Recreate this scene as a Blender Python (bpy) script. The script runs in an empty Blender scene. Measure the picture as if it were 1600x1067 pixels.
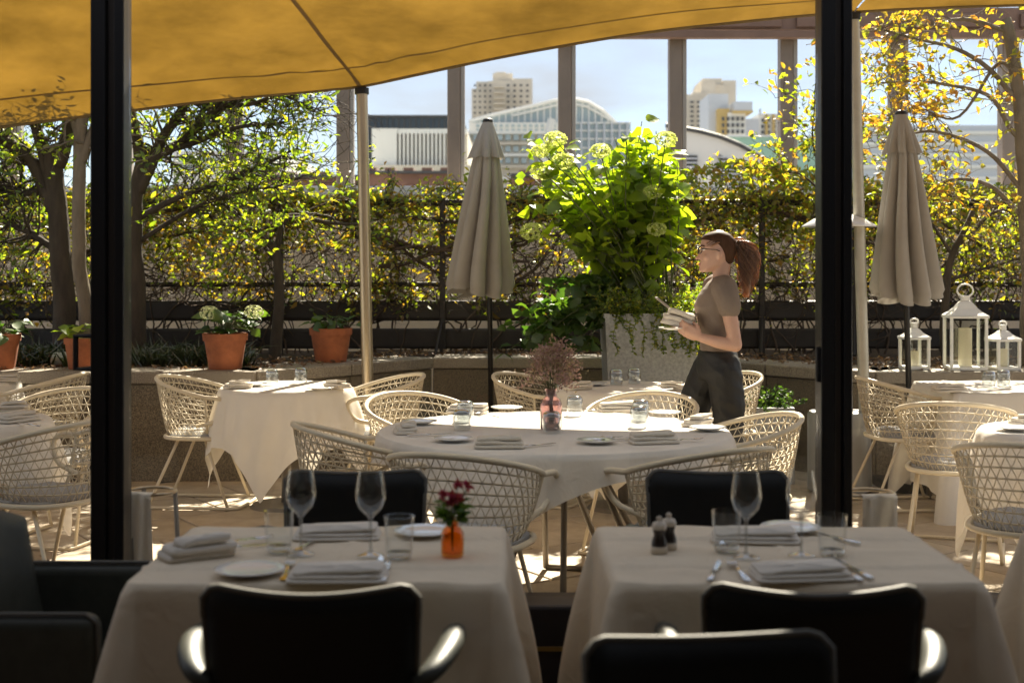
import bpy, bmesh, math, random
import numpy as np
from mathutils import Vector, Matrix, noise

random.seed(7); RNG = np.random.default_rng(7)
R = math.radians
scene = bpy.context.scene
COL = scene.collection
HC, FPX, Y0 = 1.46, 2111.0, 415.0          # camera height, focal length and horizon row in photo pixels

# ------------------------------------------------------------------ camera
cam_d = bpy.data.cameras.new('camera'); cam = bpy.data.objects.new('camera', cam_d); COL.objects.link(cam)
cam.location = (0, 0, HC); cam.rotation_euler = (R(90), 0, 0)
cam_d.sensor_width = 36; cam_d.lens = FPX / 1600 * 36
cam_d.shift_y = -(533.5 - Y0) / 1600
cam_d.clip_start = 0.05; cam_d.clip_end = 6000
cam_d.dof.use_dof = True; cam_d.dof.focus_distance = 7.2; cam_d.dof.aperture_fstop = 3.2
scene.camera = cam

# ------------------------------------------------------------------ sky and sun
SUN_EL, SUN_AZ = 40.5, 14.0                 # azimuth: degrees to the right of the view direction (+Y)
w = bpy.data.worlds.new('World'); scene.world = w; w.use_nodes = True
nt = w.node_tree; nt.nodes.clear()
out = nt.nodes.new('ShaderNodeOutputWorld'); bg = nt.nodes.new('ShaderNodeBackground')
sky = nt.nodes.new('ShaderNodeTexSky'); sky.sky_type = 'NISHITA'; sky.sun_disc = False
sky.sun_elevation = R(SUN_EL); sky.sun_rotation = R(SUN_AZ); sky.air_density = 0.75; sky.dust_density = 0.05; sky.ozone_density = 2.0
tc = nt.nodes.new('ShaderNodeTexCoord'); mp = nt.nodes.new('ShaderNodeMapping'); mp.inputs['Scale'].default_value = (2.2, 2.2, 7.0)
nz = nt.nodes.new('ShaderNodeTexNoise'); nz.inputs['Scale'].default_value = 1.6; nz.inputs['Detail'].default_value = 5; nz.inputs['Roughness'].default_value = 0.55
rp = nt.nodes.new('ShaderNodeValToRGB'); rp.color_ramp.elements[0].position = 0.42; rp.color_ramp.elements[1].position = 0.72
rp.color_ramp.elements[0].color = (0.62, 0.62, 0.62, 1); rp.color_ramp.elements[1].color = (0.99, 0.99, 0.99, 1)
mx = nt.nodes.new('ShaderNodeMixRGB'); mx.inputs['Color2'].default_value = (2.6, 2.6, 2.75, 1)
nt.links.new(tc.outputs['Generated'], mp.inputs['Vector']); nt.links.new(mp.outputs['Vector'], nz.inputs['Vector'])
nt.links.new(nz.outputs['Fac'], rp.inputs['Fac']); nt.links.new(rp.outputs['Color'], mx.inputs['Fac'])
nt.links.new(sky.outputs['Color'], mx.inputs['Color1']); nt.links.new(mx.outputs['Color'], bg.inputs['Color'])
bg.inputs['Strength'].default_value = 0.052
nt.links.new(bg.outputs['Background'], out.inputs['Surface'])
sl = bpy.data.lights.new('sun', 'SUN'); sun = bpy.data.objects.new('sun', sl); COL.objects.link(sun)
sl.energy = 3.8; sl.angle = R(0.6); sl.color = (1.0, 0.89, 0.72)
sd = Vector((math.sin(R(SUN_AZ)) * math.cos(R(SUN_EL)), math.cos(R(SUN_AZ)) * math.cos(R(SUN_EL)), math.sin(R(SUN_EL))))
sun.rotation_euler = (-sd).to_track_quat('-Z', 'Y').to_euler(); sun.location = (0, 0, 30)
vs = scene.view_settings; vs.view_transform = 'Standard'; vs.look = 'None'; vs.gamma = 1; vs.use_curve_mapping = False
vs.exposure = 2.5
scene.render.engine = 'CYCLES'
scene.cycles.max_bounces = 10; scene.cycles.transparent_max_bounces = 24

# ------------------------------------------------------------------ pixel helpers (a direction; distance comes from a plane)
def on_z(px, py, z):                       # the point at height z seen at a photo pixel
    s = (py - Y0) / (HC - z)
    return Vector(((px - 800) / s, FPX / s, z))
def at_d(px, py, d):                       # the point at distance d seen at a photo pixel
    return Vector(((px - 800) * d / FPX, d, HC - (py - Y0) * d / FPX))

# ------------------------------------------------------------------ mesh helpers
class MB:
    def __init__(s): s.v = []; s.f = []
    def add(s, v, f):
        o = len(s.v); s.v.extend([tuple(p) for p in v]); s.f.extend([tuple(i + o for i in q) for q in f]); return s
    def box(s, c, size, rz=0, rx=0, ry=0):
        x, y, z = [a / 2 for a in size]
        vs_ = [Vector((sx * x, sy * y, sz * z)) for sz in (-1, 1) for sy in (-1, 1) for sx in (-1, 1)]
        m = Matrix.Rotation(rz, 3, 'Z') @ Matrix.Rotation(ry, 3, 'Y') @ Matrix.Rotation(rx, 3, 'X')
        c = Vector(c)
        return s.add([c + m @ p for p in vs_], [(0, 2, 3, 1), (4, 5, 7, 6), (0, 1, 5, 4), (2, 6, 7, 3), (0, 4, 6, 2), (1, 3, 7, 5)])
    def cbox(s, c, size, b=0.01, seg=2, rz=0, rx=0, ry=0):
        bm = bmesh.new(); bmesh.ops.create_cube(bm, size=1)
        for v_ in bm.verts: v_.co = Vector((v_.co.x * size[0], v_.co.y * size[1], v_.co.z * size[2]))
        bmesh.ops.bevel(bm, geom=bm.edges[:], offset=b, segments=seg, affect='EDGES', profile=0.5)
        m = Matrix.Rotation(rz, 3, 'Z') @ Matrix.Rotation(ry, 3, 'Y') @ Matrix.Rotation(rx, 3, 'X')
        bm.verts.index_update(); c = Vector(c)
        s.add([c + m @ v_.co for v_ in bm.verts], [[v_.index for v_ in f_.verts] for f_ in bm.faces]); bm.free(); return s
    def tube(s, pts, r, n=8, closed=False, cap=True, flat=1.0):
        P = [Vector(p) for p in pts]; m = len(P)
        rr = r if hasattr(r, '__len__') else [r] * m
        T = []
        for i in range(m):
            a = P[(i + 1) % m] if (closed or i < m - 1) else P[i]
            b = P[i - 1] if (closed or i > 0) else P[i]
            t = (a - b); T.append(t.normalized() if t.length > 1e-9 else Vector((0, 0, 1)))
        up = Vector((0, 0, 1)) if abs(T[0].z) < 0.9 else Vector((1, 0, 0))
        N = (up - T[0] * up.dot(T[0])).normalized(); vs_ = []
        for i in range(m):
            N = N - T[i] * N.dot(T[i])
            N = N.normalized() if N.length > 1e-6 else T[i].orthogonal().normalized()
            B = T[i].cross(N)
            for k in range(n):
                a = 2 * math.pi * k / n
                vs_.append(P[i] + (N * math.cos(a) * flat + B * math.sin(a)) * rr[i])
        fs = []
        for i in range(m if closed else m - 1):
            j = (i + 1) % m
            for k in range(n):
                l = (k + 1) % n
                fs.append((i * n + k, i * n + l, j * n + l, j * n + k))
        if cap and not closed:
            fs.append(tuple(range(n - 1, -1, -1))); fs.append(tuple((m - 1) * n + k for k in range(n)))
        return s.add(vs_, fs)
    def lathe(s, prof, n=24, c=(0, 0, 0), cap0=False, cap1=False):
        vs_ = []; fs = []; m = len(prof)
        for r_, z in prof:
            for k in range(n):
                a = 2 * math.pi * k / n
                vs_.append((c[0] + r_ * math.cos(a), c[1] + r_ * math.sin(a), c[2] + z))
        for i in range(m - 1):
            for k in range(n):
                l = (k + 1) % n
                fs.append((i * n + k, i * n + l, (i + 1) * n + l, (i + 1) * n + k))
        if cap0: fs.append(tuple(range(n - 1, -1, -1)))
        if cap1: fs.append(tuple((m - 1) * n + k for k in range(n)))
        return s.add(vs_, fs)
    def grid(s, fn, nu, nv, wrap=False):
        vs_ = [fn(i / nu, j / nv) for j in range(nv + 1) for i in range(nu + (0 if wrap else 1))]
        W = nu if wrap else nu + 1; fs = []
        for j in range(nv):
            for i in range(nu):
                k = (i + 1) % W if wrap else i + 1
                fs.append((j * W + i, j * W + k, (j + 1) * W + k, (j + 1) * W + i))
        return s.add(vs_, fs)
    def sphere(s, c, r, n=12, m=8):
        r3 = r if hasattr(r, '__len__') else (r, r, r)
        vs_ = [(c[0], c[1], c[2] + r3[2])]
        for j in range(1, m):
            b = math.pi * j / m
            for i in range(n):
                a = 2 * math.pi * i / n
                vs_.append((c[0] + r3[0] * math.sin(b) * math.cos(a), c[1] + r3[1] * math.sin(b) * math.sin(a), c[2] + r3[2] * math.cos(b)))
        vs_.append((c[0], c[1], c[2] - r3[2])); fs = []
        for i in range(n): fs.append((0, 1 + i, 1 + (i + 1) % n))
        for j in range(m - 2):
            for i in range(n):
                a = 1 + j * n + i; b = 1 + j * n + (i + 1) % n
                fs.append((a, a + n, b + n, b))
        L = len(vs_) - 1
        for i in range(n): fs.append((L, L - n + (i + 1) % n, L - n + i))
        return s.add(vs_, fs)
    def prism(s, poly, z0, z1):             # a polygon in x, y pulled up from z0 to z1
        n = len(poly)
        vs_ = [(p[0], p[1], z0) for p in poly] + [(p[0], p[1], z1) for p in poly]
        fs = [tuple(range(n - 1, -1, -1)), tuple(range(n, 2 * n))] + [(i, (i + 1) % n, n + (i + 1) % n, n + i) for i in range(n)]
        return s.add(vs_, fs)
    def mesh(s, name='mesh', smooth=False):
        me = bpy.data.meshes.new(name); me.from_pydata(s.v, [], s.f); me.validate(verbose=False)
        if smooth: me.polygons.foreach_set('use_smooth', [True] * len(me.polygons))
        me.update(); return me

def link(name, me, mat=None, parent=None, kind=None):
    o = bpy.data.objects.new(name, me); COL.objects.link(o)
    if mat is not None and me is not None and not me.materials: me.materials.append(mat)
    if parent is not None: o.parent = parent
    if kind: o['kind'] = kind
    return o
def part(name, mb, mat, parent=None, smooth=False, kind=None, sharp=None):
    me = mb.mesh(name, smooth) if isinstance(mb, MB) else mb
    if sharp and isinstance(mb, MB): me.set_sharp_from_angle(angle=R(sharp))
    return link(name, me, mat, parent, kind)
def tag(o, label, cat, group=None):
    o['label'] = label; o['category'] = cat
    if group: o['group'] = group
    return o
def thing(name, label, cat, loc=(0, 0, 0), rz=0, group=None):
    o = bpy.data.objects.new(name, None); COL.objects.link(o); o.empty_display_size = 0.1
    o.location = loc; o.rotation_euler = (0, 0, rz)
    return tag(o, label, cat, group)
KIDS = {}
def children(o): return [c for c in COL.objects if c.parent == o]
def copy_tree(o, parent=None):
    c = o.copy(); COL.objects.link(c); c.parent = parent
    for ch in children(o): copy_tree(ch, c)
    return c
def place(proto, used, loc, rz, label, group=None, sc=None):
    o = copy_tree(proto) if used[0] else proto
    used[0] = True
    o.location = loc; o.rotation_euler = (0, 0, rz); o['label'] = label
    if sc: o.scale = (sc, sc, sc)
    if group: o['group'] = group
    elif 'group' in o: del o['group']
    return o
def arr_mesh(name, V, F, smooth=False):     # numpy arrays; all faces have the same number of corners
    me = bpy.data.meshes.new(name); V = np.asarray(V, np.float32); F = np.asarray(F, np.int32); k = F.shape[1]
    me.vertices.add(len(V)); me.vertices.foreach_set('co', V.ravel())
    me.loops.add(F.size); me.loops.foreach_set('vertex_index', F.ravel())
    me.polygons.add(len(F)); me.polygons.foreach_set('loop_start', np.arange(0, F.size, k, dtype=np.int32))
    me.polygons.foreach_set('loop_total', np.full(len(F), k, np.int32))
    if smooth: me.polygons.foreach_set('use_smooth', np.ones(len(F), bool))
    me.update(calc_edges=True); me.validate(); return me
def unit(a): return a / np.maximum(np.linalg.norm(a, axis=1, keepdims=True), 1e-9)
def leaf_mesh(name, P, D, L, wid=0.5, fold=0.18, droop=0.12):
    P = np.asarray(P, float); D = unit(np.asarray(D, float)); n = len(P); L = np.asarray(L, float)[:, None] * np.ones((n, 1))
    q = RNG.normal(size=(n, 3)); q[:, 2] += 1.1
    S = unit(np.cross(D, q)); N = np.cross(S, D); W = wid * L / 2
    b = P; a1 = P + D * L * .35; a2 = P + D * L * .72; t = P + D * L - N * L * droop
    l1 = a1 - S * W + N * L * fold * .5; r1 = a1 + S * W + N * L * fold * .5
    l2 = a2 - S * W * .7 + N * L * fold * .25; r2 = a2 + S * W * .7 + N * L * fold * .25
    V = np.stack([b, l1, r1, a1, l2, r2, a2, t], 1).reshape(-1, 3)
    base = (np.arange(n) * 8)[:, None, None]
    F = np.array([(0, 3, 1), (0, 2, 3), (1, 3, 6), (1, 6, 4), (3, 2, 5), (3, 5, 6), (4, 6, 7), (6, 5, 7)])[None] + base
    return arr_mesh(name, V, F.reshape(-1, 3))
def remesh(mb, voxel, smooth=4, fac=0.5):
    me = mb.mesh('tmp'); o = bpy.data.objects.new('tmp', me); COL.objects.link(o)
    m = o.modifiers.new('r', 'REMESH'); m.mode = 'VOXEL'; m.voxel_size = voxel; m.use_smooth_shade = True
    s_ = o.modifiers.new('s', 'SMOOTH'); s_.iterations = smooth; s_.factor = fac
    dg = bpy.context.evaluated_depsgraph_get(); dg.update()
    res = bpy.data.meshes.new_from_object(o.evaluated_get(dg)); bpy.data.objects.remove(o); bpy.data.meshes.remove(me)
    return res
def catmull(P, n=6):
    P = [Vector(p) for p in P]; Q = [P[0] * 2 - P[1]] + P + [P[-1] * 2 - P[-2]]; o = []
    for i in range(1, len(Q) - 2):
        for k in range(n):
            t = k / n; a, b, c, d = Q[i - 1], Q[i], Q[i + 1], Q[i + 2]
            o.append(0.5 * ((2 * b) + (c - a) * t + (2 * a - 5 * b + 4 * c - d) * t * t + (3 * b - a - 3 * c + d) * t ** 3))
    o.append(P[-1]); return o

# ------------------------------------------------------------------ materials
def mat(name, col, rough=0.6, metal=0.0, var=0.0, vscale=8.0, bump=0.0, bscale=40.0, spec=0.5, coat=0.0, island=None, stretch=None):
    m = bpy.data.materials.new(name); m.use_nodes = True; t = m.node_tree; b = t.nodes['Principled BSDF']
    b.inputs['Base Color'].default_value = (*col, 1); b.inputs['Roughness'].default_value = rough; b.inputs['Metallic'].default_value = metal
    b.inputs['Specular IOR Level'].default_value = spec; b.inputs['Coat Weight'].default_value = coat
    c = t.nodes.new('ShaderNodeTexCoord'); src = c.outputs['Object']
    if stretch:
        mp_ = t.nodes.new('ShaderNodeMapping'); mp_.inputs['Scale'].default_value = stretch
        t.links.new(src, mp_.inputs['Vector']); src = mp_.outputs['Vector']
    if var or island:
        last = None
        if var:
            n_ = t.nodes.new('ShaderNodeTexNoise'); n_.inputs['Scale'].default_value = vscale; n_.inputs['Detail'].default_value = 6; n_.inputs['Roughness'].default_value = .65
            t.links.new(src, n_.inputs['Vector'])
            r_ = t.nodes.new('ShaderNodeValToRGB'); r_.color_ramp.elements[0].position = .3; r_.color_ramp.elements[1].position = .7
            r_.color_ramp.elements[0].color = (*[x * (1 - var) for x in col], 1); r_.color_ramp.elements[1].color = (*[min(1, x * (1 + var)) for x in col], 1)
            t.links.new(n_.outputs['Fac'], r_.inputs['Fac']); last = r_.outputs['Color']
        if island:                            # brightness varies from piece to piece
            g = t.nodes.new('ShaderNodeObjectInfo'); mr = t.nodes.new('ShaderNodeMapRange')
            mr.inputs['To Min'].default_value = 1 - island; mr.inputs['To Max'].default_value = 1 + island
            t.links.new(g.outputs['Random'], mr.inputs['Value'])
            mm = t.nodes.new('ShaderNodeMixRGB'); mm.blend_type = 'MULTIPLY'; mm.inputs['Fac'].default_value = 1
            if last: t.links.new(last, mm.inputs['Color1'])
            else: mm.inputs['Color1'].default_value = (*col, 1)
            t.links.new(mr.outputs['Result'], mm.inputs['Color2']); last = mm.outputs['Color']
        t.links.new(last, b.inputs['Base Color'])
    if bump:
        n2 = t.nodes.new('ShaderNodeTexNoise'); n2.inputs['Scale'].default_value = bscale; n2.inputs['Detail'].default_value = 4
        t.links.new(src, n2.inputs['Vector']); bp = t.nodes.new('ShaderNodeBump'); bp.inputs['Strength'].default_value = bump; bp.inputs['Distance'].default_value = 0.01
        t.links.new(n2.outputs['Fac'], bp.inputs['Height']); t.links.new(bp.outputs['Normal'], b.inputs['Normal'])
    return m
def leaf_mat(name, cols, trans=0.5, tcol=None, rough=0.45, gloss=0.06):
    m = bpy.data.materials.new(name); m.use_nodes = True; t = m.node_tree; t.nodes.clear()
    o = t.nodes.new('ShaderNodeOutputMaterial'); g = t.nodes.new('ShaderNodeNewGeometry'); oi = t.nodes.new('ShaderNodeObjectInfo')
    ad = t.nodes.new('ShaderNodeMath'); ad.operation = 'ADD'; fr = t.nodes.new('ShaderNodeMath'); fr.operation = 'FRACT'
    t.links.new(g.outputs['Random Per Island'], ad.inputs[0]); t.links.new(oi.outputs['Random'], ad.inputs[1]); t.links.new(ad.outputs[0], fr.inputs[0])
    r_ = t.nodes.new('ShaderNodeValToRGB'); t.links.new(fr.outputs[0], r_.inputs['Fac'])
    while len(r_.color_ramp.elements) < len(cols): r_.color_ramp.elements.new(0.5)
    for i, c in enumerate(cols):
        r_.color_ramp.elements[i].position = i / (len(cols) - 1) if len(cols) > 1 else 0; r_.color_ramp.elements[i].color = (*c, 1)
    d = t.nodes.new('ShaderNodeBsdfDiffuse'); tr = t.nodes.new('ShaderNodeBsdfTranslucent'); gl = t.nodes.new('ShaderNodeBsdfGlossy'); gl.inputs['Roughness'].default_value = rough
    mm = t.nodes.new('ShaderNodeMixRGB'); mm.blend_type = 'MULTIPLY'; mm.inputs['Fac'].default_value = 1; mm.inputs['Color2'].default_value = (*(tcol or (2.2, 2.4, 0.7)), 1)
    t.links.new(r_.outputs['Color'], d.inputs['Color']); t.links.new(r_.outputs['Color'], mm.inputs['Color1']); t.links.new(mm.outputs['Color'], tr.inputs['Color'])
    a = t.nodes.new('ShaderNodeMixShader'); a.inputs['Fac'].default_value = trans; t.links.new(d.outputs[0], a.inputs[1]); t.links.new(tr.outputs[0], a.inputs[2])
    b = t.nodes.new('ShaderNodeMixShader'); b.inputs['Fac'].default_value = gloss; t.links.new(a.outputs[0], b.inputs[1]); t.links.new(gl.outputs[0], b.inputs[2])
    t.links.new(b.outputs[0], o.inputs['Surface']); return m
def thin_glass(name, tint=(1, 1, 1), ior=1.45, rough=0.0, boost=1.0):
    m = bpy.data.materials.new(name); m.use_nodes = True; t = m.node_tree; t.nodes.clear()
    o = t.nodes.new('ShaderNodeOutputMaterial'); tr = t.nodes.new('ShaderNodeBsdfTransparent'); gl = t.nodes.new('ShaderNodeBsdfGlossy')
    tr.inputs['Color'].default_value = (*tint, 1); gl.inputs['Roughness'].default_value = rough
    lw_ = t.nodes.new('ShaderNodeLayerWeight'); lw_.inputs['Blend'].default_value = .5        # same from both sides of the sheet
    pw = t.nodes.new('ShaderNodeMath'); pw.operation = 'POWER'; pw.inputs[1].default_value = 4.0; t.links.new(lw_.outputs['Facing'], pw.inputs[0])
    mu = t.nodes.new('ShaderNodeMath'); mu.operation = 'MULTIPLY_ADD'; mu.inputs[1].default_value = .75 * boost; mu.inputs[2].default_value = .035 * boost; mu.use_clamp = True
    t.links.new(pw.outputs[0], mu.inputs[0]); a = t.nodes.new('ShaderNodeMixShader'); t.links.new(mu.outputs[0], a.inputs['Fac'])
    t.links.new(tr.outputs[0], a.inputs[1]); t.links.new(gl.outputs[0], a.inputs[2]); t.links.new(a.outputs[0], o.inputs['Surface']); return m
def fabric(name, col, tcol, trans, weave=900, rough=0.9, var=0.1, vs_=2.0, crease=0):
    m = bpy.data.materials.new(name); m.use_nodes = True; t = m.node_tree; t.nodes.clear()
    o = t.nodes.new('ShaderNodeOutputMaterial'); d = t.nodes.new('ShaderNodeBsdfDiffuse'); tr = t.nodes.new('ShaderNodeBsdfTranslucent')
    c = t.nodes.new('ShaderNodeTexCoord'); n_ = t.nodes.new('ShaderNodeTexNoise'); n_.inputs['Scale'].default_value = vs_; n_.inputs['Detail'].default_value = 7; n_.inputs['Roughness'].default_value = .6
    t.links.new(c.outputs['Object'], n_.inputs['Vector']); mr = t.nodes.new('ShaderNodeMapRange'); mr.inputs['From Min'].default_value = .3; mr.inputs['From Max'].default_value = .7
    mr.inputs['To Min'].default_value = 1 - var; mr.inputs['To Max'].default_value = 1 + var * .5; t.links.new(n_.outputs['Fac'], mr.inputs['Value'])
    for bs, cc in ((d, col), (tr, tcol)):
        mm = t.nodes.new('ShaderNodeMixRGB'); mm.blend_type = 'MULTIPLY'; mm.inputs['Fac'].default_value = 1; mm.inputs['Color1'].default_value = (*cc, 1)
        t.links.new(mr.outputs['Result'], mm.inputs['Color2']); t.links.new(mm.outputs['Color'], bs.inputs['Color'])
    n2 = t.nodes.new('ShaderNodeTexNoise'); n2.inputs['Scale'].default_value = weave; bp = t.nodes.new('ShaderNodeBump'); bp.inputs['Strength'].default_value = .15; bp.inputs['Distance'].default_value = .002
    t.links.new(c.outputs['Object'], n2.inputs['Vector']); t.links.new(n2.outputs['Fac'], bp.inputs['Height']); t.links.new(bp.outputs['Normal'], d.inputs['Normal'])
    if crease:
        n3 = t.nodes.new('ShaderNodeTexNoise'); n3.inputs['Scale'].default_value = crease; n3.inputs['Detail'].default_value = 3; n3.inputs['Distortion'].default_value = 1.4
        r3 = t.nodes.new('ShaderNodeMath'); r3.operation = 'PINGPONG'; r3.inputs[1].default_value = .5; b3 = t.nodes.new('ShaderNodeBump'); b3.inputs['Strength'].default_value = .55; b3.inputs['Distance'].default_value = .012
        t.links.new(c.outputs['Object'], n3.inputs['Vector']); t.links.new(n3.outputs['Fac'], r3.inputs[0]); t.links.new(r3.outputs[0], b3.inputs['Height']); t.links.new(b3.outputs['Normal'], bp.inputs['Normal'])
    a = t.nodes.new('ShaderNodeMixShader'); a.inputs['Fac'].default_value = trans; t.links.new(d.outputs[0], a.inputs[1]); t.links.new(tr.outputs[0], a.inputs[2]); t.links.new(a.outputs[0], o.inputs['Surface']); return m
def granite(name, dark, light, scale=260, island=.06):
    m = mat(name, dark, 0.75, island=island); t = m.node_tree; b = t.nodes['Principled BSDF']
    c = t.nodes.new('ShaderNodeTexCoord'); v = t.nodes.new('ShaderNodeTexNoise'); v.inputs['Scale'].default_value = scale; v.inputs['Detail'].default_value = 2
    big = t.nodes.new('ShaderNodeTexNoise'); big.inputs['Scale'].default_value = 2.5; big.inputs['Detail'].default_value = 6
    t.links.new(c.outputs['Object'], v.inputs['Vector']); t.links.new(c.outputs['Object'], big.inputs['Vector'])
    r_ = t.nodes.new('ShaderNodeValToRGB'); r_.color_ramp.elements[0].position = .42; r_.color_ramp.elements[1].position = .6
    r_.color_ramp.elements[0].color = (*dark, 1); r_.color_ramp.elements[1].color = (*light, 1); t.links.new(v.outputs['Fac'], r_.inputs['Fac'])
    mr = t.nodes.new('ShaderNodeMapRange'); mr.inputs['To Min'].default_value = .6; mr.inputs['To Max'].default_value = 1.35; t.links.new(big.outputs['Fac'], mr.inputs['Value'])
    mm = t.nodes.new('ShaderNodeMixRGB'); mm.blend_type = 'MULTIPLY'; mm.inputs['Fac'].default_value = 1; t.links.new(r_.outputs['Color'], mm.inputs['Color1']); t.links.new(mr.outputs['Result'], mm.inputs['Color2'])
    oi = t.nodes.new('ShaderNodeObjectInfo'); m2 = t.nodes.new('ShaderNodeMapRange'); m2.inputs['To Min'].default_value = 1 - island; m2.inputs['To Max'].default_value = 1 + island; t.links.new(oi.outputs['Random'], m2.inputs['Value'])
    m3 = t.nodes.new('ShaderNodeMixRGB'); m3.blend_type = 'MULTIPLY'; m3.inputs['Fac'].default_value = 1; t.links.new(mm.outputs['Color'], m3.inputs['Color1']); t.links.new(m2.outputs['Result'], m3.inputs['Color2'])
    t.links.new(m3.outputs['Color'], b.inputs['Base Color'])
    bp = t.nodes.new('ShaderNodeBump'); bp.inputs['Strength'].default_value = .25; bp.inputs['Distance'].default_value = .004; t.links.new(v.outputs['Fac'], bp.inputs['Height']); t.links.new(bp.outputs['Normal'], b.inputs['Normal'])
    return m

M = {}
M['sail'] = fabric('sail fabric', (.235, .18, .10), (.29, .155, .014), .25, 500, var=.45, vs_=1.6)
M['sail_seam'] = fabric('sail seam', (.225, .17, .09), (.26, .135, .012), .22, 500)
M['cable'] = mat('dark cable', (.08, .07, .06), .6)
M['steel'] = mat('satin pole', (.50, .40, .27), .34, .75, var=.2, vscale=3, stretch=(8, 8, .4))
M['steel_pale'] = mat('pale pole', (.48, .45, .38), .45, .4, var=.15, vscale=5)
M['bronze'] = mat('bronze column', (.25, .195, .155), .5, .25, var=.12, vscale=4, island=.05)
M['column_glint'] = mat('pale column glint', (.36, .32, .28), .45, .3)  # pale tone puts the reflection of the glass edge into the colour
M['bronze_beam'] = mat('bronze beam', (.21, .125, .09), .5, .25, var=.15, vscale=3)
M['frame'] = mat('black door frame', (.012, .011, .011), .42, .3)
M['frame_strip'] = mat('bronze strip', (.075, .062, .052), .45, .5)
M['brass'] = mat('brass trim', (.45, .30, .10), .35, .9)
M['sill'] = mat('dark sill', (.020, .013, .011), .45, var=.3, vscale=12)
M['wood_floor'] = mat('dark wood floor', (.035, .020, .014), .4, var=.3, vscale=6, island=.2, stretch=(1, 8, 1))
M['plaster'] = mat('room plaster', (.74, .63, .48), .85, var=.08)
M['panelling'] = mat('dark panelling', (.10, .075, .055), .6, var=.2, vscale=4)
M['glass'] = thin_glass('window glass', (.955, .965, .955), 1.5)
M['granite'] = granite('granite panel', (.055, .042, .028), (.27, .215, .145))
M['coping'] = granite('granite coping', (.13, .105, .08), (.40, .34, .26), 200)
M['joint'] = mat('dark joint', (.03, .027, .024), .9)
M['paving'] = mat('paving slab', (.44, .36, .265), .8, var=.22, vscale=5, bump=.25, bscale=60, island=.09)
M['grout'] = mat('grout', (.12, .105, .085), .95, var=.3, vscale=20)
M['soil'] = mat('soil', (.055, .036, .022), .95, var=.5, vscale=25, bump=1.0, bscale=60)
M['terracotta'] = mat('terracotta', (.33, .105, .042), .85, var=.38, vscale=5, bump=.1, bscale=80, island=.1)
M['galv'] = mat('galvanised steel', (.40, .41, .41), .5, .55, var=.28, vscale=45)
M['greybox'] = mat('grey planter', (.36, .37, .38), .6, var=.06, vscale=6)
M['rope'] = mat('cream rope', (.67, .575, .42), .75, bump=.3, bscale=300, var=.06, vscale=30)
M['chair_tube'] = mat('cream tube', (.68, .585, .43), .55)
M['cushion'] = mat('grey cushion', (.33, .325, .32), .9, bump=.3, bscale=400, var=.08, vscale=12)
M['cloth'] = fabric('white table linen', (.87, .83, .77), (.80, .72, .60), .22, 900, var=.05, vs_=6, crease=7)
M['linen'] = fabric('warm-lit dining linen', (.86, .735, .56), (.78, .66, .48), .18, 900, var=.07, vs_=6, crease=7)  # white cloth; the room's warm light is put into its beige colour
M['napkin'] = fabric('linen napkin', (.78, .715, .62), (.7, .64, .55), .12, 900, var=.07, vs_=14, crease=16)
M['china'] = mat('white china', (.82, .81, .79), .18, coat=.5)
M['chrome'] = mat('polished cutlery', (.72, .72, .72), .14, 1.0)
M['drink'] = thin_glass('drinking glass', (.985, .99, .985), 1.45, .0, 1.2)
M['drink_base'] = thin_glass('glass base', (.86, .87, .865), 1.5, .03, 4.5)
M['tumbler'] = thin_glass('upturned tumbler glass', (.90, .915, .92), 1.5, .02, 3.0)
M['tumbler_dome'] = thin_glass('thick tumbler dome', (.62, .64, .66), 1.5, .06, 9.0)
M['orange'] = thin_glass('orange glass', (.99, .64, .26), 1.5, .05, 1.4)
M['pink'] = mat('pink glass', (.78, .55, .52), .08); M['pink'].node_tree.nodes['Principled BSDF'].inputs['Transmission Weight'].default_value = .85
M['leather'] = mat('black leather', (.006, .006, .0048), .5, spec=.3, bump=.15, bscale=350, var=.2, vscale=30)
M['leather_green'] = mat('dark green leather', (.040, .042, .032), .45, bump=.15, bscale=350, var=.25, vscale=20)
M['piping'] = mat('sheen-tinted leather piping', (.10, .093, .076), .6)  # lightened so the sheen of the lit chair edges sits in its colour
M['table_leg'] = mat('dark table leg', (.04, .036, .033), .5, .4)
M['grey_leg'] = mat('taupe table leg', (.22, .19, .155), .5, .3)
M['mill_dark'] = mat('dark wood mill', (.018, .011, .009), .3, coat=.4)
M['mill_pale'] = mat('cream mill', (.62, .54, .43), .4)
M['umbrella'] = fabric('taupe canvas', (.42, .385, .34), (.38, .33, .27), .20, 700, var=.08, vs_=5)
M['dark_pole'] = mat('black pole', (.025, .023, .022), .45, .5)
M['white_metal'] = mat('white lantern', (.74, .73, .69), .5, var=.05, vscale=15)
M['wax'] = mat('candle wax', (.70, .62, .44), .6)
M['heater_white'] = mat('heater hood', (.78, .78, .77), .35, .2)
M['heater_grey'] = mat('heater grey', (.38, .39, .40), .4, .6)
M['rail'] = mat('dark rail', (.028, .022, .019), .5, .3, var=.3, vscale=8)
M['bark'] = mat('tree bark', (.060, .045, .031), .9, var=.4, vscale=14, bump=.8, bscale=40, stretch=(1, 1, .3))
M['bark_pale'] = mat('grey bark', (.17, .135, .095), .9, var=.35, vscale=12, bump=.6, bscale=40, stretch=(1, 1, .3))
M['twig'] = mat('vine twig', (.075, .048, .032), .85, var=.3, vscale=4)
M['stem'] = mat('green stem', (.085, .10, .035), .6)
M['leaf_tree'] = leaf_mat('tree leaf', [(.04, .07, .014), (.065, .105, .018), (.10, .14, .024), (.17, .16, .03)], .60, (4.6, 4.2, .8))
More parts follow.
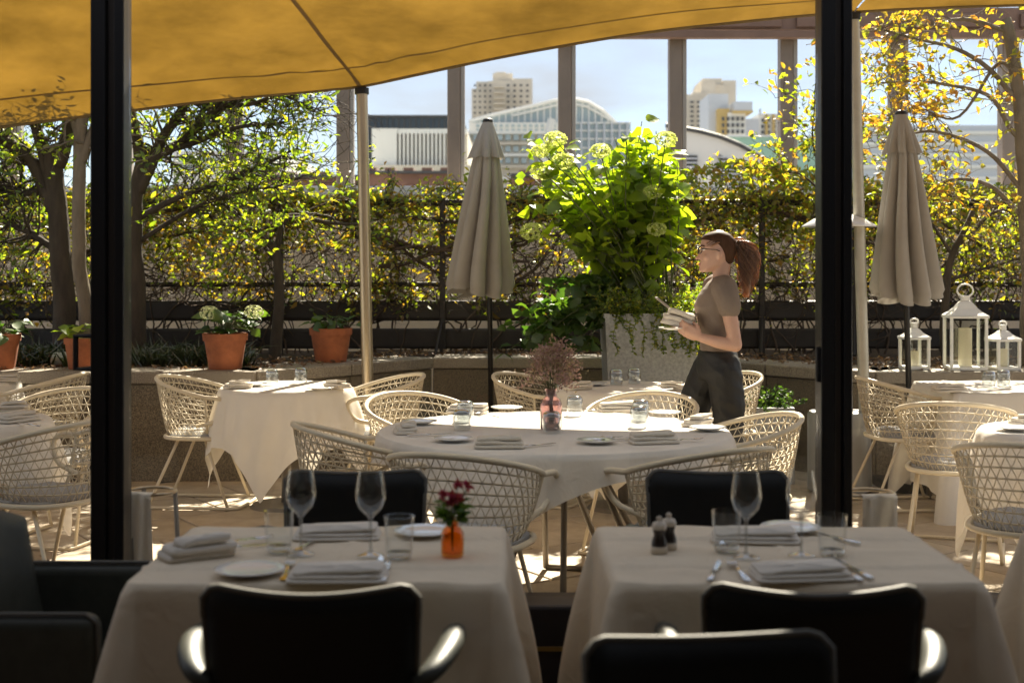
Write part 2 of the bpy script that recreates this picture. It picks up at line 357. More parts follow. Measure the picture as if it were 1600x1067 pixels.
M['leaf_vine'] = leaf_mat('vine leaf', [(.05, .075, .014), (.08, .11, .018), (.11, .14, .022), (.15, .155, .025), (.18, .13, .025), (.13, .07, .03)], .60, (4.5, 4.2, .9))
M['leaf_autumn'] = leaf_mat('autumn leaf', [(.12, .16, .02), (.20, .20, .025), (.26, .20, .03), (.28, .13, .03)], .6, (3.0, 2.6, .9))
M['leaf_hyd'] = leaf_mat('hydrangea leaf', [(.055, .085, .015), (.09, .125, .02), (.13, .165, .028), (.16, .19, .035)], .58, (4.5, 4.6, .6), .35, .05)
M['leaf_dark'] = leaf_mat('dark leaf', [(.03, .07, .015), (.05, .10, .02), (.085, .135, .025)], .4)
M['leaf_strap'] = leaf_mat('strap leaf', [(.018, .032, .010), (.03, .05, .015), (.06, .075, .03)], .3, (2, 2, .8), .3, .12)
M['petal'] = leaf_mat('hydrangea petal', [(.50, .58, .20), (.62, .68, .30), (.70, .73, .42)], .5, (1.35, 1.3, .8))
M['petal_white'] = leaf_mat('cream petal', [(.72, .76, .46), (.80, .82, .58)], .35, (1.1, 1.1, .8))
M['dried'] = leaf_mat('dried mauve flower', [(.20, .13, .12), (.30, .20, .18), (.22, .20, .09)], .45, (1.5, 1.3, 1.2))
M['red_petal'] = leaf_mat('red petal', [(.45, .05, .03), (.40, .04, .12), (.5, .12, .05)], .3, (1.3, 1, 1))
M['litter'] = leaf_mat('leaf litter', [(.12, .06, .03), (.2, .11, .05), (.3, .2, .1)], .2, (1.2, 1.1, .9))
M['skin'] = mat('skin', (.56, .34, .25), .5, var=.05, vscale=20); M['skin'].node_tree.nodes['Principled BSDF'].inputs['Subsurface Weight'].default_value = .08
M['lips'] = mat('lips', (.42, .14, .11), .4)
M['hair'] = mat('brown hair', (.060, .027, .013), .7, spec=.2, var=.4, vscale=60, stretch=(1, 1, .2))
M['hair_tail'] = leaf_mat('curly brown hair', [(.10, .048, .020), (.19, .095, .038), (.30, .165, .07)], .5, (3.0, 2.5, 1.8), .3, .1)
M['shirt'] = mat('taupe tee', (.20, .155, .125), .85, bump=.12, bscale=500, var=.06, vscale=14)
M['trouser'] = mat('black trousers', (.009, .009, .009), .6, bump=.2, bscale=60, var=.15, vscale=9)
M['spectacles'] = mat('spectacle frame', (.02, .012, .01), .3)
M['eye'] = mat('eye', (.75, .73, .70), .2); M['iris'] = mat('iris', (.05, .03, .02), .2)
M['black_plastic'] = mat('black plastic', (.02, .02, .022), .35)
M['menu'] = mat('grey menu board', (.28, .25, .22), .5)
M['ground'] = mat('ground', (.22, .21, .20), .9, var=.2, vscale=.05)
M['podium'] = mat('podium paving', (.42, .39, .34), .9, var=.12, vscale=1.5)
M['wall_beige'] = mat('beige wall', (.82, .66, .50), .9, var=.10, vscale=2.5, bump=.1, bscale=30)
M['ledge'] = mat('white ledge', (.74, .71, .67), .8, var=.05)
M['b_cream'] = mat('concrete tower', (.68, .62, .52), .9, var=.12, vscale=.15)
M['b_window'] = mat('far window', (.08, .085, .09), .2)
M['b_white'] = mat('white cladding', (.78, .77, .72), .7, var=.04, vscale=.1)
M['b_dark'] = mat('dark glazing', (.035, .05, .065), .15)
M['b_stone'] = mat('stone facade', (.62, .56, .46), .85, var=.15, vscale=.12)
M['b_glass'] = mat('pale glazing', (.38, .46, .48), .15)
M['b_steel'] = mat('silver cladding', (.55, .57, .60), .4, .3)
M['b_brick'] = mat('red brick roofs', (.22, .125, .095), .9, var=.3, vscale=.6)
M['b_green'] = mat('green copper roof', (.24, .40, .34), .7, var=.1, vscale=.3)
M['b_louver'] = mat('dark louvre', (.06, .062, .065), .6)
M['b_yellow'] = mat('ochre cladding', (.55, .40, .16), .7)
M['lamp_stone'] = mat('pale stone', (.42, .44, .40), .7)

# ================================================================== SETTING
def struct(name, mb, m, smooth=False, parent=None):
    o = part(name, mb, m, parent, smooth); 
    if parent is None: o['kind'] = 'structure'
    return o
struct('ground', MB().box((0, 1500, -14.5), (6000, 7000, 1)), M['ground'])
struct('podium', MB().box((0, 9.0, -7.06), (60, 9.2, 13.9)), M['podium'])             # the deck that carries the terrace and the wall behind the fence

# bay of the terrace: outline of the parapet's inner face
BAY = [(-6.2, 9.14), (-1.73, 9.14), (-.62, 10.52), (1.24, 10.52), (2.46, 9.14), (6.2, 9.14)]
def bay_y(x):
    for (a, b), (c, d) in zip(BAY, BAY[1:]):
        if a <= x <= c: return b + (d - b) * (x - a) / (c - a)
    return 9.14
floor = struct('terrace_floor', MB().box((0, 7.7, -.07), (13, 6.2, .06)), M['grout'])
SL = .62
slab_me = [MB().cbox((0, 0, -.02), (SL - .010, SL - .010, .04), .004, 1).mesh('paving_slab') for _ in range(1)]
slab_me[0].materials.append(M['paving'])
ang = R(33); ca, sa = math.cos(ang), math.sin(ang)
for i in range(-16, 17):
    for j in range(-16, 17):
        u = (i + (.5 if j % 2 else 0)) * SL; v = j * SL
        x, y = u * ca - v * sa + .2, u * sa + v * ca + 7.4
        if abs(x) < 5.2 and 4.9 < y < bay_y(x) + .25:
            o = link('paving_slab', slab_me[0], None, floor)
            o.location = (x, y, random.uniform(-.002, .0015)); o.rotation_euler = (random.uniform(-.002, .002), random.uniform(-.002, .002), ang)

# granite parapet of panels and coping stones, with the planting bed behind it
par = thing('granite_parapet', 'low speckled granite parapet wall with coping stones round the terrace', 'wall')
PH, CT = .66, .085
core = MB()
for (a, b), (c, d) in zip(BAY, BAY[1:]):
    A, B = Vector((a, b, 0)), Vector((c, d, 0)); t = (B - A); Ls = t.length; t.normalize(); nrm = Vector((-t.y, t.x, 0))   # away from the camera
    n = max(1, round(Ls / 1.15)); st = Ls / n; rz = math.atan2(t.y, t.x)
    core.box(A + t * Ls / 2 + nrm * .20 + Vector((0, 0, .28)), (Ls, .22, .60), rz)
    for k in range(n):
        c0 = A + t * (k + .5) * st
        part('panel', MB().cbox(c0 + nrm * .05 + Vector((0, 0, PH / 2 - .005)), (st - .012, .10, PH), .004, 1, rz), M['granite'], par)
        part('coping_stone', MB().cbox(c0 + nrm * .19 + Vector((0, 0, PH + CT / 2)), (st - .008, .42, CT), .012, 2, rz), M['coping'], par)
part('core', core, M['joint'], par)
bed = MB()
def bedf(u, v):
    x = -6.2 + 12.4 * u; y0 = bay_y(x) + .36; y = y0 + (12.2 - y0) * v
    return (x, y, .70 + .035 * noise.noise((x * 2.2, y * 2.2, 0)) + .02 * noise.noise((x * 7, y * 7, 3)))
bed.grid(bedf, 120, 24)
struct('planting_bed', bed, M['soil'], True)

# wall with white ledge and bronze columns behind the fence
WD = 13.0
lw = thing('ledge_wall', 'beige wall with white ledge behind the vine-covered fence', 'wall')
part('wall_face', MB().box((0, WD + .15, 1.0), (24, .3, 2.24)), M['wall_beige'], lw)
for k in range(12):
    part('ledge_slab', MB().cbox((-11 + 2 * k, WD + .1, 2.165), (1.99, .6, .10), .012, 1), M['ledge'], lw)
cs = thing('column_screen', 'row of bronze clad columns under a beam above the white ledge', 'colonnade')
for k in range(-5, 11):
    px = 536 + 173.2 * (k - 0)
    x = (px - 800) * (WD + .1) / FPX
    if abs(x) > 8: continue
    c_ = part('column', MB().cbox((x, WD + .15, 2.215 + .75), (.125, .16, 1.5), .008, 1), M['bronze'], cs)
    part('edge_glint', MB().cbox((x + .085, WD + .13, 2.215 + .75), (.042, .09, 1.5), .006, 1), M['column_glint'], c_)  # pale strip drawn for the reflecting glass edge beside the column
part('beam', MB().cbox((0, WD + .15, 3.83), (17, .30, .22), .01, 1), M['bronze_beam'], cs)
part('beam_trim', MB().cbox((0, WD - .06, 3.665), (17, .10, .07), .008, 1), M['bronze_beam'], cs)
for k in range(-3, 12):
    x = (536 + 173.2 * (k + .5) - 800) * (WD + .1) / FPX
    part('beam_panel', MB().cbox((x, WD - .02, 3.81), (.93, .05, .13), .006, 1), M['bronze_beam'], cs)

# ------------------------------------------------------------------ far buildings, seen between the columns
def bbox_px(mb, x0, x1, y0, y1, d, depth, ybot=None):
    a = at_d(x0, y0, d); b = at_d(x1, y1, d)
    z0 = b.z if ybot is None else ybot
    mb.box(((a.x + b.x) / 2, d + depth / 2, (a.z + z0) / 2), (b.x - a.x, depth, a.z - z0)); return mb
def facade(b, x0, x1, ys, n, ww, hh, d, m, name='window'):
    for y in ys:
        for k in range(n):
            cx = x0 + (x1 - x0) * (k + .5) / n
            p = at_d(cx, y, d)
            mb = MB().box((p.x, d, p.z), (ww * d / FPX, .5, hh * d / FPX))
            part(name, mb, m, b)
# dark glazed block and white finned block
g = thing('office_block', 'dark glazed office block rising behind the white finned block', 'building')
part('wall', bbox_px(MB(), 574, 720, 183, 300, 190, 30, -14), M['b_dark'], g)
for k in range(16): p = at_d(578 + k * 9, 183, 190); part('mullion', MB().box((p.x, 189.8, p.z - 8), (.10, .4, 16)), M['b_louver'], g)
part('roof', bbox_px(MB(), 572, 722, 180, 183.5, 189.6, 31), M['b_louver'], g)
g = thing('finned_block', 'white block with tall vertical fins beside the dark glazed office', 'building')
part('wall', bbox_px(MB(), 581, 620, 201, 262, 150, 25, -14), M['b_white'], g)
part('wall', bbox_px(MB(), 620.5, 730, 204, 300, 151.5, 25, -14), M['b_stone'], g)
part('parapet', bbox_px(MB(), 620.5, 730, 201.5, 209, 150.2, 2), M['b_white'], g)
for k in range(13):
    p = at_d(625 + k * 6.3, 235, 150.4); part('fin', MB().box((p.x, 150.6, p.z), (.22, 1.0, 3.9)), M['b_white'], g)
part('base', bbox_px(MB(), 581, 735, 258, 275, 149, 3, -14), M['b_stone'], g)
# concrete towers
def tower(name, label, x0, x1, ytop, d, steps, cols, rows, bal):
    b = thing(name, label, 'building')
    for (a, c, y, dd) in steps: part('wall', bbox_px(MB(), a, c, y, 320, d + dd, 30, -14), M['b_cream'], b)
    wm = None
    for (cx, ww) in cols:
        for r_ in rows:
            p = at_d(cx, r_, d)
            part('window', MB().box((p.x, d - .3, p.z), (ww * d / FPX, 1.2, 3.0 * d / FPX)), M['b_window'], b)
    for (cx, ww) in bal:
        for r_ in rows:
            p = at_d(cx, r_ + 4, d)
            part('balcony', MB().box((p.x, d - 2, p.z), (ww * d / FPX, 5, 1.6 * d / FPX)), M['b_cream'], b)
    return b
rows1 = [134 + 8.6 * k for k in range(8)]
tower('residential_tower', 'tall cream concrete residential tower with balconies and castellated top', 737, 832, 113, 600,
      [(737, 762, 139, 4), (744, 775, 128, 8), (762, 803, 127, 2), (770, 801, 115, 10), (800, 832, 123, 5), (774, 790, 113, 14)],
      [(742, 3.2), (750, 3.2), (758, 3.2), (766, 3), (794, 4), (804, 4), (814, 4), (824, 4)], rows1, [(780, 17)])
for k in range(6):
    pass
rows2 = [160 + 7.4 * k for k in range(7)]
tower('slab_tower', 'stepped cream concrete tower rising above the curved green roof', 1068, 1150, 122, 620,
      [(1064, 1084, 148, 2), (1082, 1106, 145, 4), (1096, 1118, 128, 8), (1118, 1136, 133, 12), (1130, 1150, 126, 14), (1098, 1128, 123, 16)],
      [(1081, 5), (1091, 4), (1101, 4)], rows2, [])
# white arched glass roof
g = thing('arched_hall', 'white office building with arched glass roof below the concrete tower', 'building')
ARC = [(733, 191), (765, 182), (800, 174), (835, 166), (865, 158.5), (893, 155), (918, 160), (942, 174), (962, 193)]
def arc_y(x):
    for (a, b), (c, d) in zip(ARC, ARC[1:]):
        if a <= x <= c: return b + (d - b) * (x - a) / (c - a)
    return 192
v = []
for dep in (0, 40):
    for x, y in ARC: p = at_d(x, y, 330); v.append((p.x, 330 + dep, p.z))
    for x, y in ARC: p = at_d(x, 197, 330); v.append((p.x, 330 + dep, p.z))
m_ = len(ARC)
part('roof', MB().add(v, [q for i in range(m_ - 1) for q in ((i, i + 1, m_ + i + 1, m_ + i), (i, 2 * m_ + i, 2 * m_ + i + 1, i + 1))]), M['b_glass'], g)
part('roof_rib', MB().tube([at_d(x, y - .5, 329.4) for x, y in ARC], .5, 5), M['b_white'], g)
part('roof_rib', MB().tube([at_d(x, min(192, y + 7), 329.4) for x, y in ARC[2:]], .35, 5), M['b_white'], g)
for k in range(22):
    x = 740 + k * 10; p = at_d(x, 195, 329.6); top = at_d(x, arc_y(x), 329.6)
    part('mullion', MB().box((p.x, 329.6, (p.z + top.z) / 2), (.32, .5, max(.4, top.z - p.z))), M['b_white'], g)
part('wall', bbox_px(MB(), 733, 962, 192, 300, 325, 40, -14), M['b_white'], g)
facade(g, 742, 962, (197, 204), 24, 5.2, 4.5, 324.9, M['b_glass'])
g = thing('stone_office', 'long beige office building with bands of windows behind the closed umbrella', 'building')
part('wall', bbox_px(MB(), 694, 905, 206, 300, 240, 30, -14), M['b_stone'], g)
for k, y in enumerate((205, 222, 240, 258, 276)): part('band', bbox_px(MB(), 693, 906, y, y + 4.5, 239, 1.2), M['b_white'] if k % 2 == 0 else M['b_stone'], g)
facade(g, 700, 900, (215, 233, 251), 16, 8, 9, 239.8, M['b_glass'])
g = thing('glazed_office', 'pale green glazed office wing beyond the flowering shrub', 'building')
part('wall', bbox_px(MB(), 880, 985, 192, 300, 236, 30, -14), M['b_glass'], g)
for y in (191, 203, 216, 230): part('floor_band', bbox_px(MB(), 879, 986, y, y + 2.5, 235.6, 1), M['b_white'], g)
for k in range(9): p = at_d(884 + 12 * k, 192, 235.5); part('mullion', MB().box((p.x, 235.5, p.z - 6), (.3, .6, 12)), M['b_steel'], g)
part('raking_column', MB().tube([at_d(862, 186, 234), at_d(842, 290, 234)], .7, 6), M['b_white'], g)
# curved green roof
g = thing('curved_roof_hall', 'pale hall with sweeping curved green copper roof and dark louvred openings', 'building')
D = 90; top = [(1040, 196), (1068, 201), (1095, 206), (1125, 214), (1155, 226), (1185, 243), (1215, 263), (1250, 290)]
def ribbon(pts, d0, d1, up0, up1):
    v = [at_d(x, y - up0, d0) for x, y in pts] + [Vector((at_d(x, y, d0).x + (d1 - d0) * .5, d1, at_d(x, y - up1, d0).z)) for x, y in pts]; n = len(pts)
    return MB().add(v, [(i, i + 1, n + i + 1, n + i) for i in range(n - 1)])
face = MB(); n = len(top)
face.add([at_d(x, y, D) for x, y in top] + [at_d(x, 330, D) for x, y in top], [(i, i + 1, n + i + 1, n + i) for i in range(n - 1)])
part('wall', face, M['b_white'], g)
part('roof_edge', MB().tube([at_d(x, y - .5, D - .2) for x, y in top], .16, 6), M['b_louver'], g)
part('roof', bbox_px(MB(), 1100, 1330, 213, 300, 97, 22, -14), M['b_green'], g)
part('roof_ridge', bbox_px(MB(), 1098, 1332, 211.5, 214, 96.8, 1), M['b_steel'], g)
for (a, b_, ya, yb) in ((1030, 1090, 243, 300), (1123, 1180, 241, 300)):
    v = [at_d(a, ya, D - .3), at_d(b_, ya + (0 if a < 1100 else 30), D - .3), at_d(b_, yb, D - .3), at_d(a, yb, D - .3)]
    part('louvre_opening', MB().add(v, [(0, 1, 2, 3)]), M['b_louver'], g)
    for k in range(7):
        yy = ya + 5 + k * 6.5; xe = b_ if a < 1100 else min(b_, a + (yy - ya) / 30 * (b_ - a) + 2)
        p, q = at_d(a, yy, D - .45), at_d(xe, yy, D - .45); part('louvre_slat', MB().box(((p.x + q.x) / 2, D - .45, p.z), (max(.2, q.x - p.x), .15, .10)), M['b_steel'], g)
g = thing('roof_railing', 'thin white railing and hoop on the roof before the curved hall', 'railing')
for pts in ([(1078, 292), (1078, 272), (1137, 271), (1137, 292)], [(1066, 292), (1072, 261), (1079, 262), (1088, 292)]):
    part('rail', MB().tube([at_d(x, y, 40) for x, y in pts], .022, 6), M['b_white'], g)
for x in (1092, 1107, 1122): part('upright', MB().tube([at_d(x, 272, 40), at_d(x, 295, 40)], .016, 5), M['b_white'], g)
# silver and ochre blocks
g = thing('silver_block', 'silver clad block with drum-shaped plant room beside the stepped tower', 'building')
part('wall', bbox_px(MB(), 1107, 1138, 147, 300, 420, 20, -14), M['b_steel'], g)
part('wall', bbox_px(MB(), 1122, 1140, 170, 300, 416, 20, -14), M['b_yellow'], g)
part('wall', bbox_px(MB(), 1138, 1165, 176, 300, 414, 20, -14), M['b_white'], g)
part('plant_room', bbox_px(MB(), 1147, 1176, 159, 174, 412, 22), M['b_steel'], g)
part('plant_room_band', bbox_px(MB(), 1146, 1177, 173, 176, 411.6, 23), M['b_yellow'], g)
facade(g, 1126, 1164, (186, 196, 206), 5, 4, 6, 413.6, M['b_window'])
part('wall', bbox_px(MB(), 1165, 1186, 186, 300, 430, 20, -14), M['b_steel'], g)
g = thing('ochre_block', 'cream and ochre office block standing right of the silver block', 'building')
part('wall', bbox_px(MB(), 1185, 1226, 178, 300, 440, 20, -14), M['b_white'], g)
for k in range(3): part('pier', bbox_px(MB(), 1196 + k * 11, 1200 + k * 11, 179, 300, 439, 1), M['b_yellow'], g)
facade(g, 1187, 1224, (188, 198, 207), 4, 4, 5, 439.8, M['b_window'])
part('mast', bbox_px(MB(), 1187, 1189.5, 170, 180, 438, 2), M['b_steel'], g)
# low red brick roofs behind the ledge
for i, (a, b_, y, d, lab) in enumerate([(400, 560, 268, 62, 'low red brick roof partly behind the leafy tree'), (560, 720, 262, 58, 'low red brick roof below the white finned block'),
                                      (800, 905, 266, 64, 'low red brick roof between closed umbrella and flowering shrub')]):
    g = thing('brick_terrace', lab, 'building')
    part('wall', bbox_px(MB(), a, b_, y + 8, 330, d, 8, -14), M['b_brick'], g)
    part('roof', bbox_px(MB(), a - 2, b_ + 2, y + 5, y + 9, d - .4, 9), M['b_louver'], g)
    for k in range(5): part('dormer', bbox_px(MB(), a + 12 + k * 29, a + 28 + k * 29, y, y + 6, d - .2, 2), M['b_brick'], g)
g = thing('side_office', 'pale office seen through the branches of the leafy tree', 'building')
part('wall', bbox_px(MB(), 270, 440, 236, 330, 120, 20, -14), M['b_white'], g)
facade(g, 276, 436, (250, 264), 12, 9, 7, 119.8, M['b_glass'])
g = thing('grey_office', 'grey banded office seen behind the autumn tree and umbrella', 'building')
part('wall', bbox_px(MB(), 1340, 1700, 196, 330, 160, 20, -14), M['b_steel'], g)
for y in (205, 222, 240, 258, 276): part('band', bbox_px(MB(), 1339, 1701, y, y + 5, 159.5, 1), M['b_white'], g)

# ------------------------------------------------------------------ room the camera stands in
rf = struct('dining_floor', MB().box((0, .5, -.05), (12, 8.0, .06)), M['joint'])
pl = MB().cbox((0, 0, 0), (.136, 1.99, .02), .002, 1).mesh('floor_board'); pl.materials.append(M['wood_floor'])
for i in range(-26, 27):
    for j in range(2): o = link('floor_board', pl, None, rf); o.location = (i * .138, 1.45 + 2.0 * j + (.4 if i % 2 else 0), -.008)
struct('ceiling', MB().box((0, -.70, 3.0), (12, 5.4, .1)), M['panelling'])
gr_ = thing('added_glass_roof', 'added unseen roof glazing that lets sky light onto the dining tables', 'added glass roof')  # roof glazing added out of view to bring sky light onto the tables
for k in range(11):
    x = -5.5 + k * 1.1
    part('added_roof_bar', MB().cbox((x, 3.26, 3.02), (.05, 2.52, .07), .006, 1), M['frame'], gr_)
    if k < 10: part('added_roof_pane', MB().box((x + .55, 3.26, 3.03), (1.04, 2.50, .008)), M['glass'], gr_)
struct('back_wall', MB().box((0, -3.4, 1.5), (12, .1, 3.1)), M['panelling'])
struct('side_wall_west', MB().box((-5.9, .58, 1.45), (.1, 7.8, 2.98)), M['panelling'])
struct('side_wall_east', MB().box((5.9, .58, 1.45), (.1, 7.8, 2.98)), M['panelling'])
DY = 4.55
si = thing('window_sill', 'low dark sill wall with brass strip below the glazing', 'sill')
part('body', MB().cbox((0, DY, .165), (11, .20, .35), .012, 2), M['sill'], si)
part('brass_strip', MB().box((0, DY - .103, .20), (11, .008, .014)), M['brass'], si)
def post(x, w_, label, flip, handle_z):
    p = thing('door_post', label, 'post', (x, DY, .34))
    part('stile', MB().cbox((-w_ * .27, 0, 1.28), (w_ * .46, .10, 2.56), .006, 2), M['frame'], p)
    part('stile', MB().cbox((w_ * .35, .0, 1.28), (w_ * .30, .10, 2.56), .006, 2), M['frame'], p)
    part('track_strip', MB().box((w_ * .08, .012, 1.28), (w_ * .27, .06, 2.55)), M['frame_strip'], p)
    h = part('handle', MB().tube([(-w_ * .40 * flip, -.03, handle_z + .055), (-w_ * .98 * flip, -.03, handle_z + .055), (-w_ * .98 * flip, -.03, handle_z - .055), (-w_ * .40 * flip, -.03, handle_z - .055)], .011, 8), M['frame'], p)
    return p
post(-1.35, .112, 'black glazing post with looped handle beside the tub chair', 1, 1.17 - .34)
post(1.083, .104, 'black glazing post behind the wine glasses of the pepper mill table', .55, 1.13 - .34)
for (a, b_, lab) in ((-3.9, -1.41, 'clear glass pane in front of the tree trunks and left terrace tables'), (-1.29, 1.03, 'clear wide glass pane in front of the large round terrace table'), (1.137, 3.9, 'clear glass pane in front of the white lanterns')):
    tag(part('glass_pane', MB().box(((a + b_) / 2, DY + .012, 1.62), (b_ - a, .006, 2.55)), M['glass']), lab, 'glass pane')
part('head_frame', MB().cbox((0, DY, 2.98), (11, .14, .16), .01, 1), M['frame'], si)

# ------------------------------------------------------------------ shade sails and poles
A_, B_ = Vector((-1.045, 9.4, 2.70)), Vector((2.20, 8.7, 3.09))
def sail_pt(front, back, sag=.0):
    def fn(u, v):
        f_ = front(u); b_ = back(u); q = v ** .85
        p = f_.lerp(b_, v); p.z = f_.z + (b_.z - f_.z) * q
        p.z += .05 * math.sin(math.pi * v) * math.sin(9 * u) * .3 - sag * math.sin(math.pi * v) * math.sin(math.pi * u)
        q_ = Vector((p.x - A_.x, p.y - A_.y)); r_ = q_.length; an = math.atan2(q_.y, q_.x)
        p.z += .007 * math.sin(an * 23) * math.exp(-((r_ - .55) / .6) ** 2) + .010 * noise.noise((p.x * 1.1, p.y * 2.6, 3))
        return p
    return fn
L0 = Vector((-5.6, 9.15, 2.02))
def front1(u):
    if u < .55:
        t = u / .55; p = L0.lerp(A_, t); b = math.sin(math.pi * t); p.y -= .22 * b; p.z += .04 * b
    else:
        t = (u - .55) / .45; p = A_.lerp(B_, t); b = math.sin(math.pi * t) ** .9; p.y -= .50 * b; p.z += .00 * b
    return p
def back1(u): return Vector((-5.6 + 7.9 * u, 6.0 + .12 * math.sin(math.pi * u), 3.38 + .06 * math.sin(math.pi * u)))  # unseen rear edge stops short of the building to let sky light in
def front2(u): p = B_.lerp(Vector((5.8, 8.6, 3.12)), u); p.y -= .25 * math.sin(math.pi * u); return p + Vector((.012, 0, 0))
def back2(u): return Vector((2.312 + 3.5 * u, 6.0 + .1 * math.sin(math.pi * u), 3.38))  # rear edge shortened likewise, out of view, for the light below
def sail(label, fr, bk, seams_u, seams_v):
    s_ = thing('shade_sail', label, 'shade sail', (0, 0, 0), 0)
    fn = sail_pt(fr, bk, .05)
    part('canopy', MB().grid(fn, 220, 60), M['sail'], s_, True)
    part('edge_hem', MB().tube([fn(i / 96, 0) for i in range(97)], .012, 6), M['sail_seam'], s_, True)
    for u_ in (0, 1): part('guy_cable', MB().tube([fn(u_, 1), Vector((fn(u_, 1).x, 4.62, 3.62))], .006, 6), M['cable'], s_)
    for a in seams_v:
        def strip(u, v): p = fn(u, a + (v - .5) * .007); p.z -= .004; return p
        part('seam', MB().grid(strip, 96, 1), M['sail_seam'], s_, True)
    for (a, b_) in seams_u:
        def strip(u, v): p = fn(a + (b_ - a) * v + (u - .5) * .0035, v); p.z -= .005; return p
        part('seam', MB().grid(strip, 1, 40), M['sail_seam'], s_, True)
    return s_
sail('large ochre shade sail stretched from the bare pole over the round table', front1, back1, [(.549, .515), (.20, .18)], (.10,))
sail('beige shade sail end above the white lanterns and autumn tree', front2, back2, [(.3, .28)], (.10,))
def pole(label, base, topv, r, m):
    p = thing('sail_pole', label, 'pole', base)
    t = Vector(topv) - Vector(base)
    part('shaft', MB().tube([(0, 0, .02), t], [r, r], 18), m, p, True, sharp=40)
    part('foot_plate', MB().lathe([(.001, .02), (.085, .02), (.085, .0)], 18), M['rail'], p)
    part('collar', MB().tube([t - t.normalized() * .03, t + t.normalized() * .012], r * 1.25, 18), M['dark_pole'], p)
b0 = on_z(579, 742, 0); pole('satin metal sail pole behind the chair beside the draped bistro table', (b0.x, 9.35, 0), A_ - Vector((0, 0, .02)), .040, M['steel'])
pole('pale metal sail pole beside the white-hooded heater', ((1354 - 800) * 8.75 / FPX, 8.75, 0), B_ - Vector((0, 0, .02)), .036, M['steel_pale'])

# ------------------------------------------------------------------ fence
FD = 11.4
fe = thing('rail_fence', 'dark metal rail fence carrying the tangled vine', 'fence')
for z, r_ in ((1.99, .028), (1.30, .022)):
    part('rail', MB().tube([(-6.5, FD, z), (6.5, FD, z)], r_, 10), M['rail'], fe, True, sharp=40)
part('rail', MB().cbox((0, FD, 1.08), (13, .09, .17), .03, 3), M['rail'], fe)
part('rail', MB().cbox((0, FD, .845), (13, .07, .17), .02, 2), M['rail'], fe)
for px in (-60, 440, 692, 1188, 1330, 1640):
    x = (px - 800) * FD / FPX
    part('post', MB().cbox((x, FD - .07, 1.35), (.05, .04, 1.36), .006, 1), M['rail'], fe)
    part('brace', MB().tube([(x - .05, FD - .30, .72), (x, FD - .08, 1.02)], .014, 6), M['rail'], fe)

# ------------------------------------------------------------------ vine on the fence
def wander(p, d, n, step, jit, pull=None):
    pts = [Vector(p)]; d = Vector(d).normalized()
    for _ in range(n):
        d = (d + Vector((random.gauss(0, jit), random.gauss(0, jit * .35), random.gauss(0, jit)))).normalized()
        if pull: d = (d + pull(pts[-1])).normalized()
        pts.append(pts[-1] + d * step)
    return pts
hed = thing('vine_hedge', 'tangled climbing vine with backlit yellow-green leaves covering the rail fence', 'vine')
def vpull(p):
    z = 0
    if p.z > 2.06 + .12 * noise.noise((p.x * .9, 0, 5)): z = -.5
    if p.z < 1.2: z = .25
    return Vector((0, (FD - p.y) * .8, z))
tw = MB(); ends = []
for k in range(2700):
    x = random.uniform(-5.4, 5.4)
    hz = random.choice([1.15, 1.25, 1.35, 1.5, 1.6, 1.75, 1.85, 1.95, 2.0])
    if k < 220: p0 = (x, FD + random.uniform(-.1, .1), .72); d0 = (random.gauss(0, .4), 0, 1); n = random.randint(16, 26); r0 = random.uniform(.006, .014)
    else: p0 = (x, FD + random.uniform(-.16, .16), hz); d0 = (random.choice((-1, 1)), 0, random.gauss(0, .8)); n = random.randint(7, 20); r0 = random.choice([.0025, .003, .0035, .004, .0055, .008])
    P = wander(p0, d0, n, .055, .42, vpull)
    tw.tube(P, [r0 * (1 - .65 * i / n) for i in range(len(P))], 3, cap=False)
    ends += P[2:]
for k in range(14):                            # thick old stems along the fence
    P = wander((random.uniform(-5, 4.5), FD - .06, random.choice([1.45, 1.7, 1.86, 1.9])), (1, 0, 0), 30, .07, .18, lambda p: Vector((.1, (FD - .06 - p.y), (1.7 - p.z) * .5)))
    tw.tube(P, [.022 * (1 - .4 * i / 30) for i in range(len(P))], 5, cap=False); ends += P
part('stems', tw, M['twig'], hed, True, 'stuff')
LP = []; LD = []; LL = []
def lushness(x, z):
    t = max(0, min(1, (z - 1.15) / .85))
    dens = .19 + .62 * t ** 2.1 + .4 * noise.noise((x * 1.4, z * 2.2, 1.0))
    if 1.2 < x < 3.1: dens += .25 * t
    return dens
for p in ends:
    if p.z > 1.0 and random.random() < lushness(p.x, p.z):
        for _ in range(random.choice([1, 1, 2, 4]) if p.z < 1.75 else random.choice([1, 2, 4])):
            LP.append((p.x + random.gauss(0, .03), p.y + random.gauss(0, .07), p.z + random.gauss(0, .03)))
            LD.append((random.gauss(0, 1), random.gauss(-.2, .7), random.gauss(-.25, .6))); LL.append(random.choice([.022, .03, .04, .05, .06, .075]) * random.uniform(.85, 1.15))
for k in range(5200):                          # fresh growth along the top of the hedge
    x = random.uniform(-5.4, 5.4); top = 2.03 + .07 * noise.noise((x * 1.3, 2, 2)) + (.20 * math.exp(-((x - 2.0) / .75) ** 2)) + (.10 if x > 1.2 else 0)
    if x < 1.0 and noise.noise((x * 2.6, 7, 1)) < -.05: continue
    LP.append((x, FD + random.gauss(0, .11), top - abs(random.gauss(0, .10)))); LD.append((random.gauss(0, .8), random.gauss(-.2, .6), random.gauss(.45, .5))); LL.append(random.uniform(.04, .08))
part('leaves', leaf_mesh('leaves', LP, LD, LL, .5), M['leaf_vine'], hed, kind='stuff')

